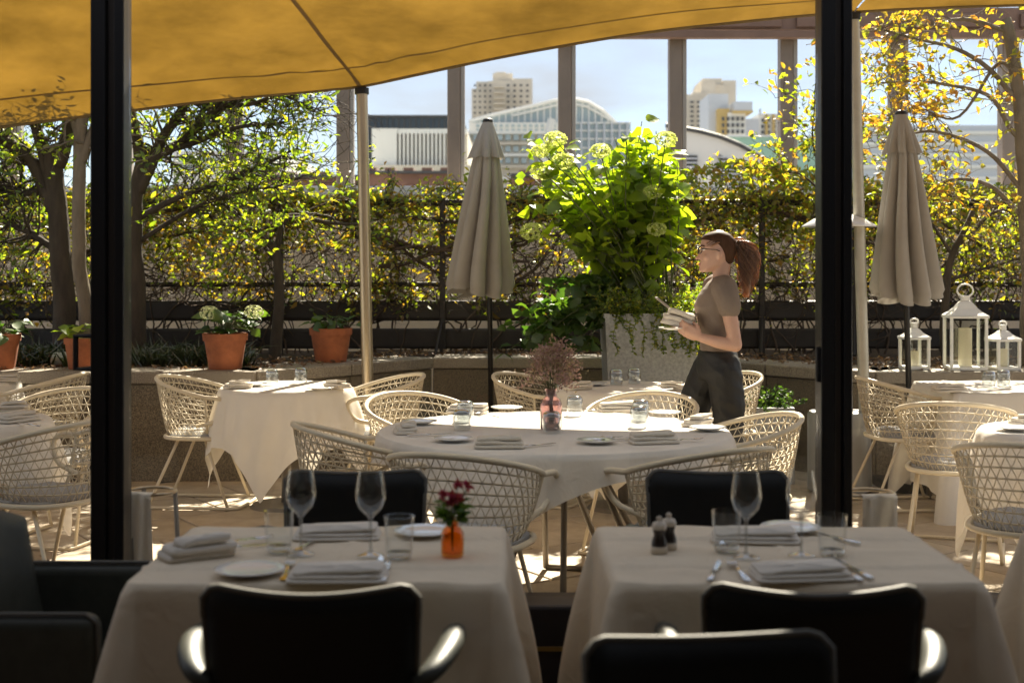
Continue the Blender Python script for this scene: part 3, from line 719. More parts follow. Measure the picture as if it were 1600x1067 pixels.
# ------------------------------------------------------------------ trees
def tree(name, label, trunk_mat, limbs, leafm, nsub, leaf_n, lsize, wid=.42, group=None, sub_len=(.35, .8), spread=.5, box=None):
    t = thing(name, label, 'tree', limbs[0][0][0], 0, group); o = Vector(limbs[0][0][0])
    tr = MB(); br = MB(); P_ = []; D_ = []; L_ = []
    def leaves(pts, k):
        for _ in range(k):
            p = random.choice(pts[len(pts) // 4:]); 
            if box and not box(p): continue
            P_.append(p - o + Vector((random.gauss(0, .02), random.gauss(0, .02), random.gauss(0, .02)))); D_.append((random.gauss(0, 1), random.gauss(0, 1), random.gauss(-.1, .7))); L_.append(random.uniform(*lsize))
    for i, (P, r0, r1) in enumerate(limbs):
        Q = catmull(P, 6); n = len(Q)
        Q = [q + Vector((noise.noise((q.x * 3, q.z * 3, i)) * .03, 0, noise.noise((q.z * 3, q.x * 3, i + 9)) * .02)) if 0 < k < n - 1 else q for k, q in enumerate(Q)]
        (tr if i == 0 else br).tube([q - o for q in Q], [r0 + (r1 - r0) * k / (n - 1) for k in range(n)], 10 if r0 > .05 else 7)
        if i == 0 and len(limbs) > 1: continue
        for s_ in range(nsub):
            q = Q[random.randint(n // 4, n - 1)]; d = (Q[-1] - Q[0]).normalized()
            dd = (d * .5 + Vector((random.gauss(0, spread), random.gauss(0, spread * .8), random.gauss(.05, spread)))).normalized()
            m = random.randint(7, 14); st = random.uniform(*sub_len) / m
            S = wander(q, dd, m, st, .22); br.tube([x - o for x in S], [max(.0025, min(r1 * .7, .012) * (1 - .75 * k / m)) for k in range(len(S))], 4, cap=False)
            leaves(S, leaf_n)
            for s2 in range(3):
                q2 = S[random.randint(2, m)]; d2 = (dd + Vector((random.gauss(0, .7), random.gauss(0, .6), random.gauss(0, .7)))).normalized()
                S2 = wander(q2, d2, 7, random.uniform(.02, .05), .3); br.tube([x - o for x in S2], [.003 * (1 - .6 * k / 7) for k in range(len(S2))], 3, cap=False)
                leaves(S2, leaf_n)
    part('trunk', tr, trunk_mat, t, True)
    part('branches', br, trunk_mat, t, True)
    part('crown', leaf_mesh('crown', [tuple(p) for p in P_], D_, L_, wid), leafm, t, kind='stuff')
    return t
d1 = 10.3
def pp(*a, d=None): return [at_d(x, y, d or d1) for x, y in a]
base = lambda x, d: Vector(((x - 800) * d / FPX, d, .66))
tree('garden_tree', 'dark stout tree trunk with spreading limbs behind the sill handle post', M['bark'],
     [([base(104, d1)] + pp((98, 440), (93, 330), (80, 230)), .092, .07),
      (pp((92, 340), (50, 255), (0, 215), (-60, 190)), .06, .03), (pp((88, 300), (60, 220), (45, 160), (40, 90)), .055, .025),
      (pp((90, 260), (110, 190), (120, 110), (150, 40)), .06, .03), (pp((95, 400), (40, 360), (-30, 330)), .03, .015), (pp((60, 300), (20, 300), (-20, 270)), .03, .015)],
     M['leaf_tree'], 40, 4, (.035, .085))
d1 = 9.95
tree('garden_tree', 'slim pale grey tree trunk beside the dark stout trunk', M['bark_pale'],
     [([base(133, 9.95)] + pp((130, 470), (120, 360), (124, 240), (130, 140)), .058, .045), (pp((124, 260), (150, 190), (175, 120)), .04, .02), (pp((124, 220), (105, 150), (90, 100)), .035, .02)],
     M['leaf_tree'], 22, 4, (.035, .08))
d1 = 10.25
tree('garden_tree', 'dark leaning tree with long leafy boughs reaching towards the bare pole', M['bark'],
     [([base(214, d1)] + pp((214, 440), (214, 320), (222, 230)), .075, .05),
      (pp((216, 300), (250, 225), (290, 160), (330, 80)), .05, .025), (pp((222, 260), (290, 215), (345, 165), (400, 130)), .042, .015),
      (pp((222, 240), (300, 225), (370, 200), (450, 190)), .03, .01), (pp((216, 340), (300, 300), (380, 270), (465, 232)), .028, .008),
      (pp((220, 240), (205, 170), (210, 90)), .045, .02), (pp((216, 380), (290, 330), (360, 305), (440, 290)), .02, .008), (pp((300, 160), (380, 165), (440, 150), (490, 175)), .022, .007)],
     M['leaf_tree'], 44, 3, (.035, .085), sub_len=(.3, .62), box=lambda p: p.x < (523 - 800) * p.y / FPX)
tree('garden_tree', 'thin dark twisted tree stem between the two terracotta pots', M['bark'],
     [([base(432, 10.6)] + pp((432, 500), (436, 440), (428, 380), d=10.6), .05, .035), (pp((430, 390), (390, 350), (350, 320), d=10.6), .03, .012), (pp((430, 390), (450, 340), (500, 345), (560, 350), d=10.6), .028, .012)],
     M['leaf_tree'], 9, 6, (.04, .08))
dR = 9.75
tree('autumn_tree', 'slender pale tree with loose yellow and orange leaves behind the white lanterns', M['bark_pale'],
     [([base(1600, dR)] + pp((1608, 430), (1598, 260), (1592, 150), (1570, 30), d=dR), .055, .045),
      (pp((1592, 160), (1520, 90), (1440, 60), (1360, 45), d=dR), .022, .006), (pp((1596, 220), (1540, 150), (1460, 130), (1370, 130), d=dR), .02, .006),
      (pp((1600, 300), (1530, 230), (1450, 205), (1375, 225), d=dR), .02, .006), (pp((1600, 340), (1540, 290), (1480, 280), (1440, 320), d=dR), .02, .006),
      (pp((1575, 50), (1500, 30), (1420, 50), (1380, 90), d=dR), .018, .006), (pp((1600, 200), (1650, 120), (1690, 60), d=dR), .03, .015), (pp((1590, 130), (1560, 100), (1500, 180), (1440, 170), d=dR), .018, .006)],
     M['leaf_autumn'], 17, 3, (.045, .085), wid=.5, sub_len=(.25, .55), spread=.6)
dR = 10.8
tree('climbing_shrub', 'leafy climbing shrub growing up beside the pale sail pole', M['bark'],
     [([base(1300, dR)] + pp((1296, 450), (1290, 330), (1285, 250), d=dR), .025, .012), (pp((1290, 300), (1270, 220), (1275, 130), d=dR), .012, .004), (pp((1290, 320), (1340, 240), (1350, 160), d=dR), .012, .004), (pp((1290, 300), (1240, 270), (1200, 285), d=dR), .01, .004)],
     M['leaf_vine'], 12, 7, (.045, .08), sub_len=(.15, .35), wid=.5)
tree('climbing_shrub', 'tangled brown shrub stems with sparse leaves behind the tall lantern', M['bark'],
     [([base(1480, 10.4)] + pp((1475, 480), (1490, 400), (1520, 330), d=10.4), .04, .02), (pp((1490, 400), (1450, 340), (1430, 280), d=10.4), .015, .006), (pp((1500, 380), (1560, 330), (1620, 340), d=10.4), .018, .006), (pp((1480, 440), (1540, 420), (1610, 400), d=10.4), .014, .006)],
     M['leaf_vine'], 18, 4, (.035, .07), sub_len=(.25, .5))

# low planting, litter and the small garden light in the bed
P_, D_, L_ = [], [], []
for k in range(230):
    x = random.choice([random.uniform(-3.6, -2.1), random.uniform(-2.9, -1.9), random.uniform(-3.9, -3.3)]); y = random.uniform(9.6, 10.3)
    for _ in range(7):
        P_.append((x, y, .70)); a = random.uniform(0, 6.28); D_.append((math.cos(a) * .6, math.sin(a) * .6, random.uniform(.5, 1.2))); L_.append(random.uniform(.12, .26))
tag(part('strap_leaf_clump', leaf_mesh('strap', P_, D_, L_, .09, .1, .45), M['leaf_strap'], kind='stuff'), 'dark strappy ground cover in the planting bed under the trees', 'ground cover')
P_, D_, L_ = [], [], []
for k in range(4200):
    x = random.uniform(-4.6, 4.6); y = bay_y(x) + .1 + random.random() ** 1.5 * 1.3
    z = .745 if y < bay_y(x) + .40 else .735
    if z == .745 and random.random() < .72: continue
    P_.append((x, y, z + .012)); a = random.uniform(0, 6.28); D_.append((math.cos(a), math.sin(a), random.gauss(.1, .25))); L_.append(random.uniform(.02, .05))
tag(part('leaf_litter', leaf_mesh('litter', P_, D_, L_, .5, .3), M['litter'], kind='stuff'), 'dry brown fallen leaves on the planting bed and coping', 'fallen leaves')
p = on_z(104, 556, .80); tag(part('garden_light', MB().cbox((-3.22, 9.75, .79), (.20, .16, .06), .02, 2, .2, .25).box((-3.22, 9.78, .73), (.05, .05, .09)), M['lamp_stone']), 'small pale wedge-shaped garden light on the soil beside tree trunks', 'garden light')

# ================================================================== TERRACE FURNITURE
# ------------------------------------------------------------------ woven rope armchair, facing +Y
def rope_chair():
    c = thing('rope_chair', 'x', 'chair')
    PHI = R(112)
    def rim(f): return Vector((.292 * math.sin(f), -.01 - .275 * math.cos(f), .78 - .105 * (1 - math.cos(f)) / (1 - math.cos(PHI))))
    def low(f): return Vector((.205 * math.sin(f) * 1.02, .0 - .215 * math.cos(f), .425 + .02 * (1 - math.cos(f))))
    def surf(f, v):
        a, b = low(f), rim(f); p = a.lerp(b, v); k = v ** .75
        p.x = a.x + (b.x - a.x) * k; p.y = a.y + (b.y - a.y) * k; return p
    arm = []
    for sx in (-1, 1):
        arm.append(catmull([rim(PHI * sx), Vector((.283 * sx, .19, .668)), Vector((.272 * sx, .235, .635)), Vector((.257 * sx, .215, .575)), Vector((.243 * sx, .17, .535)), Vector((.225 * sx, .09, .515)), Vector((.21 * sx, .02, .50))], 4))
    path = list(reversed(arm[0])) + [rim(-PHI + 2 * PHI * i / 28) for i in range(1, 28)] + arm[1]
    part('rim', MB().tube(path, .0125, 8), M['chair_tube'], c, True)
    wv = MB(); rows, colsn, rr = 8, 26, .0034
    for i in range(rows):
        v0, v1 = i / rows, (i + 1) / rows
        for half in (0, 1):
            P = []
            for k in range(colsn * 2 + 1):
                f = -PHI + 2 * PHI * k / (colsn * 2); up = (k + half + i) % 2
                if half: continue
                P.append(surf(f, v1 if up else v0))
            if P: wv.tube(P, rr, 4, cap=False)
        if i: wv.tube([surf(-PHI + 2 * PHI * k / 30, v0) for k in range(31)], rr * 1.15, 4, cap=False)
    for sx in (-1, 1): wv.tube([surf(PHI * sx, k / 10) for k in range(11)], .008, 6)
    part('woven_back', wv, M['rope'], c, True, 'stuff')
    ring = [(.235 * math.copysign(abs(math.cos(a)) ** .75, math.cos(a)), .015 + .235 * math.copysign(abs(math.sin(a)) ** .75, math.sin(a)), .425) for a in [2 * math.pi * k / 40 for k in range(40)]]
    part('seat_frame', MB().tube(ring, .0125, 8, closed=True), M['chair_tube'], c, True)
    st = MB(); st.add([(x * .97, y * .97, .424) for x, y, z in ring] + [(0, 0.01, .415)], [(i, (i + 1) % 40, 40) for i in range(40)])
    part('seat', st, M['rope'], c)
    cu = MB().grid(lambda u, v: (lambda a, t: ((.215 * math.copysign(abs(math.cos(a)) ** .7, math.cos(a))) * min(1, t * 1.02), .02 + .215 * math.copysign(abs(math.sin(a)) ** .7, math.sin(a)) * min(1, t * 1.02), .468 - .030 * max(0, t - .72) ** 2 / .078 * 1.0 + .006 * noise.noise((math.cos(a) * t * 4, math.sin(a) * t * 4, 1))))(2 * math.pi * u, v), 36, 8, True)
    cu.grid(lambda u, v: (.215 * math.copysign(abs(math.cos(2 * math.pi * u)) ** .7, math.cos(2 * math.pi * u)), .02 + .215 * math.copysign(abs(math.sin(2 * math.pi * u)) ** .7, math.sin(2 * math.pi * u)), .438 - .012 * v), 36, 1, True)
    part('seat_cushion', cu, M['cushion'], c, True)
    for sx in (-1, 1):
        part('rear_leg', MB().tube([(.18 * sx, -.10, .42), (.225 * sx, -.27, .03), (.225 * sx, -.285, .011)], .0095, 8), M['chair_tube'], c, True)
        part('front_leg', MB().tube([(.18 * sx, .06, .42), (.228 * sx, .215, .012)], .0095, 8), M['chair_tube'], c, True)
    part('floor_runner', MB().tube(catmull([(-.225, -.285, .011), (-.228, 0, .011), (-.23, .22, .011), (-.20, .275, .011), (0, .285, .011), (.20, .275, .011), (.23, .22, .011), (.228, 0, .011), (.225, -.285, .011)], 4), .0095, 8), M['chair_tube'], c, True)
    return c
rc = rope_chair(); used = [False]
T1 = Vector((-1.37, 8.20, 0)); T2 = Vector((.67, 8.15, 0)); T3 = Vector((.185, 6.0, 0)); T4 = Vector((2.98, 8.15, 0)); T5 = Vector((2.50, 5.98, 0)); T6 = Vector((-2.62, 6.40, 0)); T7 = Vector((-3.55, 8.55, 0))
def chair(x, y, tgt, label, off=0):
    a = math.atan2(tgt.y - y, tgt.x - x) - math.pi / 2 + R(off)
    return place(rc, used, (x, y, 0), a, label, 'cream rope chairs on the terrace')
chair(-1.89, 8.30, T1, 'cream rope armchair in front of granite wall, left of the bistro table under terracotta pots', 6)
chair(-.83, 8.36, T1, 'cream rope armchair beside the bare sail pole at the bistro table', 0)
chair(-.66, 5.85, T3, 'cream rope armchair at the side of the round table near the bistro table', 10)
chair(-.46, 6.98, T3, 'cream rope armchair behind the round table, by the paired upturned tumblers')
chair(-.17, 5.10, T3, 'cream rope armchair with its back to the glass behind the orange vase')
chair(.71, 5.22, T3, 'cream rope armchair with its back to the glass, half hidden by black chair')
chair(1.02, 6.12, T3, 'cream rope armchair at the end of the round table below the waitress')
chair(.66, 6.98, T3, 'cream rope armchair behind the round table facing the pink vase', 0)
chair(.17, 8.40, T2, 'cream rope armchair in front of the closed umbrella pole at the far table')
chair(1.27, 8.45, T2, 'cream rope armchair mostly hidden behind the waitress at the far table')
chair(2.39, 8.22, T4, 'cream rope armchair with pale cushion beside the pale pole and lantern table', 12)
chair(2.27, 6.92, T4, 'cream rope armchair seen from behind at the lantern table corner', 10)
chair(2.06, 5.36, T5, 'cream rope armchair by the threshold at the table nearest the glass', 8)
chair(-2.98, 8.52, T7, 'cream rope armchair below the granite wall near the tree trunks', 0)
chair(-2.42, 7.22, T6, 'cream rope armchair facing the glass behind the small table by the handle post')
chair(-2.07, 6.02, T6, 'cream rope armchair with grey cushion beside the glazing post and small table', 8)

# ------------------------------------------------------------------ cloth draped tables
def round_cloth(Rt, S, T, rot, seed, nth=192, ntop=10, ndr=22, fold=.06, k=9):
    def f(u, v):
        th = 2 * math.pi * u; a = (th - rot) % (math.pi / 2); a = a if a < math.pi / 4 else math.pi / 2 - a
        rm = S / math.cos(a); n_ = ntop + ndr; j = v * n_
        if j <= ntop:
            r_ = Rt * j / ntop
            return (r_ * math.cos(th), r_ * math.sin(th), T + .0015 * noise.noise((r_ * math.cos(th) * 5, r_ * math.sin(th) * 5, seed)))
        q = (j - ntop) / ndr; ln = (rm - Rt) * q; corner = max(0, (a - .30) / .485)
        fw = math.sin(k * th + seed + 1.3 * math.sin(2 * th + seed)) * .55 + .45 * math.sin((2 * k + 1) * th + seed * 2)
        amp = fold * min(1, ln / .25) * (1 - .5 * corner); rr = Rt + .012 * min(1, ln / .03) + .06 * ln + amp * (.5 + .5 * fw) * .9
        rr += corner * .05 * math.sin(min(1, ln / .3) * math.pi / 2)
        sw = .05 * corner * math.sin(ln * 8 + seed)
        return (rr * math.cos(th + sw), rr * math.sin(th + sw), max(.012, T - max(0, ln - .008) * (.985 - .03 * fw)))
    return MB().grid(f, nth, ntop + ndr, True)
def rect_cloth(w_, dp, over, T, seed, rc_=.03, ndr=20, fold=.05, crease=True):
    per = []                                        # perimeter points with outward normal and distance to the hem
    hw, hd = w_ / 2, dp / 2
    def side(a, b, nrm, m):
        for i in range(m): t = i / m; per.append((a[0] + (b[0] - a[0]) * t, a[1] + (b[1] - a[1]) * t, nrm, 0.0))
    def corner(cx, cy, a0):
        for i in range(14): t = i / 14; a = a0 + t * math.pi / 2; per.append((cx + rc_ * math.cos(a), cy + rc_ * math.sin(a), a, math.sin(t * math.pi)))
    side((-hw + rc_, -hd), (hw - rc_, -hd), -math.pi / 2, 44); corner(hw - rc_, -hd + rc_, -math.pi / 2)
    side((hw, -hd + rc_), (hw, hd - rc_), 0, 34); corner(hw - rc_, hd - rc_, 0)
    side((hw - rc_, hd), (-hw + rc_, hd), math.pi / 2, 44); corner(-hw + rc_, hd - rc_, math.pi / 2)
    side((-hw, hd - rc_), (-hw, -hd + rc_), math.pi, 34); corner(-hw + rc_, -hd + rc_, math.pi)
    n = len(per); ntop = 30
    def top_z(x, y):
        z = .0022 * noise.noise((x * 7, y * 7, seed))
        if crease:
            for q in (-.25, .25): z += .009 * math.exp(-((y - q * dp - .02 * noise.noise((x * 3, q, seed))) / .010) ** 2)
            z += .0035 * math.exp(-((x - .04 * w_) / .012) ** 2) + .011 * max(0, noise.noise((x * 2 + y * 9, x * 7 - y * 3, seed + 4))) ** 1.5
        return T + z
    def f(u, v):
        i = int(round(u * n)) % n; x, y, a, cn = per[i]; j = v * (ntop + ndr)
        if j <= ntop: t = j / ntop; return (x * t, y * t, top_z(x * t, y * t))
        q = (j - ntop) / ndr; ln = over * (1 + .36 * cn) * q
        s_ = x * math.cos(a + math.pi / 2) + y * math.sin(a + math.pi / 2)
        wv = (.5 + .5 * math.sin(s_ * 13 + seed * 3 + math.sin(s_ * 5 + seed))) * (1 - cn)
        dist = .006 * min(1, ln / .01) + .03 * ln + fold * wv * ln * 1.3 + cn * (.20 * ln + .03 * math.sin(math.pi * q))
        return (x + math.cos(a) * dist, y + math.sin(a) * dist, T - max(0, ln - .008) * .99)
    return MB().grid(f, n, ntop + ndr, True)
TT = .73
def bistro(c, Rt, label, grp=None, base='pedestal'):
    t = thing('terrace_table', label, 'table', (c.x, c.y, 0), 0, grp)
    part('table_top', MB().lathe([(.001, TT - .035), (Rt - .01, TT - .035), (Rt - .003, TT - .018), (Rt - .01, TT - .004), (.001, TT - .004)], 48), M['grey_leg'], t)
    if base == 'pedestal':
        part('column', MB().tube([(0, 0, .02), (0, 0, TT - .04)], .03, 12), M['grey_leg'], t, True)
        part('foot', MB().lathe([(.001, .03), (.20, .022), (.22, .0)], 28), M['grey_leg'], t)
    else:
        for k in range(4):
            a = R(45 + 90 * k + 12)
            part('leg', MB().tube([(.14 * math.cos(a + .5), .14 * math.sin(a + .5), TT - .05), (.50 * math.cos(a), .50 * math.sin(a), .012)], .014, 8), M['grey_leg'], t, True)
            part('leg', MB().tube([(.14 * math.cos(a + .9), .14 * math.sin(a + .9), TT - .05), (.50 * math.cos(a + .62), .50 * math.sin(a + .62), .012)], .014, 8), M['grey_leg'], t, True)
            part('floor_bar', MB().tube([(.50 * math.cos(a), .50 * math.sin(a), .014), (.50 * math.cos(a + .62), .50 * math.sin(a + .62), .014)], .013, 8), M['grey_leg'], t, True)
        part('hub_plate', MB().lathe([(.001, TT - .07), (.22, TT - .07), (.22, TT - .045), (.001, TT - .045)], 24), M['grey_leg'], t)
    return t
def cloth(c, Rt, S, rot, seed, label, **k):
    o = part('tablecloth', round_cloth(Rt, S, TT, rot, seed, **k), M['cloth'], None, True); o.location = (c.x, c.y, 0); tag(o, label, 'tablecloth', 'white terrace tablecloths')
bistro(T1, .38, 'small round bistro table under white cloth below the two terracotta pots'); cloth(T1, .385, .735, R(38), 1.0, 'white tablecloth with long drooping corners on the bistro table by the granite wall')
bistro(T2, .41, 'round table beyond the waitress under white cloth in front of metal planter'); cloth(T2, .415, .74, R(20), 2.2, 'white tablecloth on the round table in front of the metal planter')
bistro(T3, .765, 'large round table with crossed legs set for six', base='cross'); cloth(T3, .77, .885, R(-66), 3.1, 'white tablecloth with short overhang on the large round table set for six', k=11, fold=.045)
bistro(T5, .40, 'round table under white cloth beside the chair by the threshold'); cloth(T5, .405, .76, R(10), 4.4, 'white tablecloth on the round table beside the glass right of the black post')
bistro(T6, .40, 'round table under white cloth left of the handle post'); cloth(T6, .405, .70, R(52), 5.3, 'white tablecloth with one hanging corner, left of the handle post')
bistro(T7, .40, 'round table under white cloth at the foot of the tree trunks'); cloth(T7, .405, .72, R(30), 6.3, 'white tablecloth on the table at the foot of the tree trunks')
t4 = thing('terrace_table', 'square table under white cloth in front of the white lanterns', 'table', T4)
part('table_top', MB().cbox((0, 0, TT - .02), (.86, .80, .03), .005, 1), M['grey_leg'], t4)
for sx in (-1, 1):
    for sy in (-1, 1): part('leg', MB().tube([(.36 * sx, .33 * sy, TT - .04), (.36 * sx, .33 * sy, 0)], .02, 8), M['grey_leg'], t4, True)
o = part('tablecloth', rect_cloth(.88, .82, .62, TT, 7.7), M['cloth'], None, True); o.location = T4; tag(o, 'white tablecloth hanging almost to the floor in front of the white lanterns', 'tablecloth', 'white terrace tablecloths')

# ------------------------------------------------------------------ table ware
def tumbler_up():                               # upside-down tumbler with thick glass foot on top
    t = thing('tumbler', 'x', 'glass')
    part('bowl', MB().lathe([(.037, .001), (.040, .025), (.041, .055), (.038, .078), (.030, .088)], 24).lathe([(.034, .002), (.037, .03), (.037, .058), (.03, .070), (.001, .073)], 24), M['tumbler'], t, True)
    part('foot', MB().lathe([(.036, .070), (.0385, .076), (.034, .088), (.024, .0935), (.001, .094)], 24).lathe([(.001, .072), (.036, .070)], 24), M['tumbler_dome'], t, True)
    return t
def tumbler():
    t = thing('tumbler', 'x', 'glass')
    part('bowl', MB().lathe([(.030, .006), (.033, .02), (.038, .105)], 26).lathe([(.036, .105), (.031, .018), (.001, .016)], 26).lathe([(.038, .105), (.036, .105)], 26), M['drink'], t, True)
    part('foot', MB().lathe([(.001, .015), (.031, .016), (.030, .004), (.027, .0), (.001, .0)], 26), M['drink_base'], t, True)
    return t
def wine_glass():
    t = thing('wine_glass', 'x', 'glass')
    part('bowl', MB().lathe([(.004, .098), (.014, .103), (.030, .120), (.038, .145), (.0385, .160), (.035, .185), (.030, .215)], 30).lathe([(.0292, .215), (.034, .185), (.0375, .160), (.037, .146), (.029, .122), (.012, .106), (.001, .104)], 30), M['drink'], t, True)
    part('stem', MB().lathe([(.010, .006), (.0045, .016), (.0036, .05), (.0045, .092), (.010, .101)], 14), M['drink_base'], t, True)
    part('foot', MB().lathe([(.034, .0), (.034, .002), (.020, .0045), (.006, .011)], 30), M['drink_base'], t, True)
    return t
def napkin_mb(w_, d_, h_, seed, skew=.0):
    mb = MB()
    for l in range(3):
        z0 = h_ * l / 3; z1 = h_ * (l + 1) / 3 - .0006; sw = (1, .96, .80 + .1 * math.sin(seed))[l]
        def f(u, v):
            a = 2 * math.pi * u; ca_, sa_ = math.cos(a), math.sin(a); e = .28
            x = w_ / 2 * sw * math.copysign(abs(ca_) ** e, ca_); y = d_ / 2 * sw * math.copysign(abs(sa_) ** e, sa_)
            k = [0, 1, 1.0, 1.0, 0][int(round(v * 4))]; z = [z0, z0, (z0 + z1) / 2, z1, z1][int(round(v * 4))]
            b = 1.0 if int(round(v * 4)) != 2 else 1.012
            wob = .007 * noise.noise((x * 18, y * 18, seed + l)) * (1 if l else .4)
            return (x * k * b + skew * z, y * k * b + .012 * l * math.sin(seed), max(.0008, z + wob + (.006 * (x / w_ + .5) if l == 2 else 0)))
        mb.grid(f, 40, 4, True)
    return mb
NAP = [part('napkin', napkin_mb(.20, .095, .040, 1.3), M['napkin'], None, True), part('napkin', napkin_mb(.16, .10, .045, 4.1, .2), M['napkin'], None, True), part('napkin', napkin_mb(.22, .12, .020, 7.9), M['napkin'], None, True)]
def plate():
    t = part('side_plate', MB().lathe([(.001, .004), (.048, .004), (.058, .007), (.080, .013), (.082, .015), (.080, .0165), (.058, .011), (.046, .008), (.001, .008)], 40), M['china'], None, True); return t
def fork():
    t = thing('fork', 'x', 'fork'); z = lambda y: .004 + .008 * max(0, math.sin((y + .095) / .19 * math.pi)) * (1 if y > .0 else .5)
    part('handle', MB().grid(lambda u, v: ((u - .5) * (.017 - .010 * min(1, v * 1.6)), -.095 + .125 * v, z(-.095 + .125 * v)), 4, 14).grid(lambda u, v: ((.5 - u) * (.017 - .010 * min(1, v * 1.6)), -.095 + .125 * v, z(-.095 + .125 * v) - .0022), 4, 14), M['chrome'], t, True)
    part('head', MB().grid(lambda u, v: ((u - .5) * (.008 + .016 * min(1, v * 1.5)), .03 + .025 * v, z(.03) + .0005 - .002 * v), 6, 6), M['chrome'], t, True)
    for k in range(4): part('tine', MB().tube([(-.010 + k * .0066, .054, z(.03) - .001), (-.010 + k * .0066, .078, z(.03) - .001), (-.009 + k * .006, .097, z(.03) + .004)], [.002, .0018, .0009], 5), M['chrome'], t, True)
    return t
def knife():
    t = thing('knife', 'x', 'knife')
    part('handle', MB().tube([(0, -.11, .005), (0, -.06, .006), (0, -.005, .005)], [.007, .0075, .005], 8, flat=.55), M['chrome'], t, True)
    part('blade', MB().add([(-.004, -.005, .004), (.006, -.005, .004), (.010, .04, .004), (.009, .09, .004), (0, .115, .004), (-.004, .08, .004), (-.004, -.005, .0055), (.006, -.005, .0055), (.010, .04, .0048), (.009, .09, .0048), (0, .115, .005), (-.004, .08, .0055)],
         [(5, 4, 3, 2, 1, 0), (6, 7, 8, 9, 10, 11)] + [(i, (i + 1) % 6, 6 + (i + 1) % 6, 6 + i) for i in range(6)]), M['chrome'], t)
    return t
TUP, UTUP = tumbler_up(), [False]; TUM, UTUM = tumbler(), [False]; WG, UWG = wine_glass(), [False]; PL, UPL = plate(), [False]; FK, UFK = fork(), [False]; KN, UKN = knife(), [False]
UN = [[False], [False], [False]]
for n_ in NAP: tag(n_, 'x', 'napkin')
tag(PL, 'x', 'plate')
def put(proto, u, px, py, label, grp=None, rz=0, sc=None, z=TT + .003):
    p = on_z(px, py, z); return place(proto, u, p, R(rz), label, grp, sc)
def nap(i, px, py, rz, label, grp=None, sc=None): return put(NAP[i], UN[i], px, py, label, grp, rz, sc)
# large round table
G3 = 'upturned tumblers on the large round table'
for px, py in ((727, 657), (722, 672), (862, 676), (898, 648), (1001, 655), (998, 666)): put(TUP, UTUP, px, py, 'upturned clear tumbler on the large round table set for six', G3)
nap(0, 780, 699, 2, 'folded white napkin on the round table, straight behind the orange vase flowers')
nap(0, 1022, 692, 12, 'folded white napkin on the round table above the half hidden rope chair')
nap(1, 1088, 664, 60, 'upright folded white napkin on the round table below the waitress')
nap(0, 730, 645, -20, 'folded white napkin behind the paired upturned tumblers on the round table', sc=1.0)
nap(0, 968, 642, 10, 'folded white napkin on the far edge of the round table, right of the pink vase')
nap(1, 632, 676, 100, 'crumpled folded white napkin at the side of the round table near bistro table', sc=.9)
for px, py, lab in ((708, 689, 'white side plate left of the napkin at the front of the round table'), (932, 692, 'white side plate with fork between the two front napkins of the round table'), (656, 662, 'white side plate beside crumpled napkin on the round table'),
                    (792, 640, 'white side plate at the far edge of the round table left of pink vase'), (1106, 672, 'white side plate beside upright napkin below the waitress'), (1040, 648, 'white side plate at the far right edge of the round table')):
    put(PL, UPL, px, py, lab)
for px, py, rz, l_ in ((838, 697, -50, 'table knife beside the front napkin behind the orange vase flowers, on the round table'), (905, 641, 60, 'table knife at the far edge of the round table beside the pink vase'), (675, 680, -70, 'table knife beside the crumpled napkin on the round table')): put(KN, UKN, px, py, l_, 'knives on the round table', rz)
for px, py, rz, l_ in ((955, 689, 120, 'table fork lying against the side plate between the front napkins of the round table'), (975, 686, 100, 'table fork touching the front napkin above the half hidden rope chair'), (760, 650, 40, 'table fork behind the paired upturned tumblers on the round table'), (1065, 690, -80, 'table fork at the round table rim below the upright napkin')): put(FK, UFK, px, py, l_, 'forks on the round table', rz)
# bistro table
for px, py in ((425, 601), (470, 598)): put(TUP, UTUP, px, py, 'upturned clear tumbler on the bistro table below the terracotta pots', 'tumblers on the bistro table')
nap(1, 371, 606, 30, 'folded white napkin on the bistro table at the side of the wall chair'); nap(1, 527, 606, -40, 'folded white napkin on the bistro table at the side of the sail pole')
put(PL, UPL, 500, 609, 'white side plate with knife on the bistro table'); put(PL, UPL, 396, 603, 'white side plate behind the napkin on the bistro table, towards the wall chair')
put(KN, UKN, 489, 606, 'table knife on the bistro table', None, 80)
# far table
for px, py in ((963, 601), (991, 599)): put(TUP, UTUP, px, py, 'upturned clear tumbler in front of the galvanised planter', 'tumblers on the far table')
nap(1, 902, 608, 25, 'folded white napkin on the far table above the pink vase'); nap(1, 1050, 608, -35, 'folded white napkin on the far table beside the waitress')
put(PL, UPL, 928, 602, 'white side plate on the far table beside the pink vase flowers'); put(PL, UPL, 1030, 611, 'white side plate on the far table beside the waitress'); put(KN, UKN, 1022, 603, 'table knife on the far table', None, 70)
# lantern table, right table, left tables
for px, py in ((1545, 604), (1568, 602)): put(TUP, UTUP, px, py, 'upturned clear tumbler below the white lanterns', 'tumblers on the lantern table')
nap(0, 1484, 612, 10, 'rolled white napkin on the square table below the white lanterns'); put(KN, UKN, 1515, 613, 'table knife on the square table below the white lanterns', None, 85)
put(PL, UPL, 1585, 672, 'white side plate on the round table behind the threshold chair'); nap(1, 1604, 662, 30, 'folded white napkin on the round table behind the threshold chair')
nap(1, 18, 641, 20, 'folded white napkin on the small table left of the handle post, far side'); nap(0, 30, 658, 60, 'folded white napkin on the small table left of the handle post, near side'); put(PL, UPL, 8, 650, 'white side plate on the small table left of the handle post'); put(KN, UKN, 42, 664, 'table knife on the small table left of the handle post', None, 50)
nap(0, 4, 596, 15, 'rolled white napkin on the table at the foot of the tree trunks')
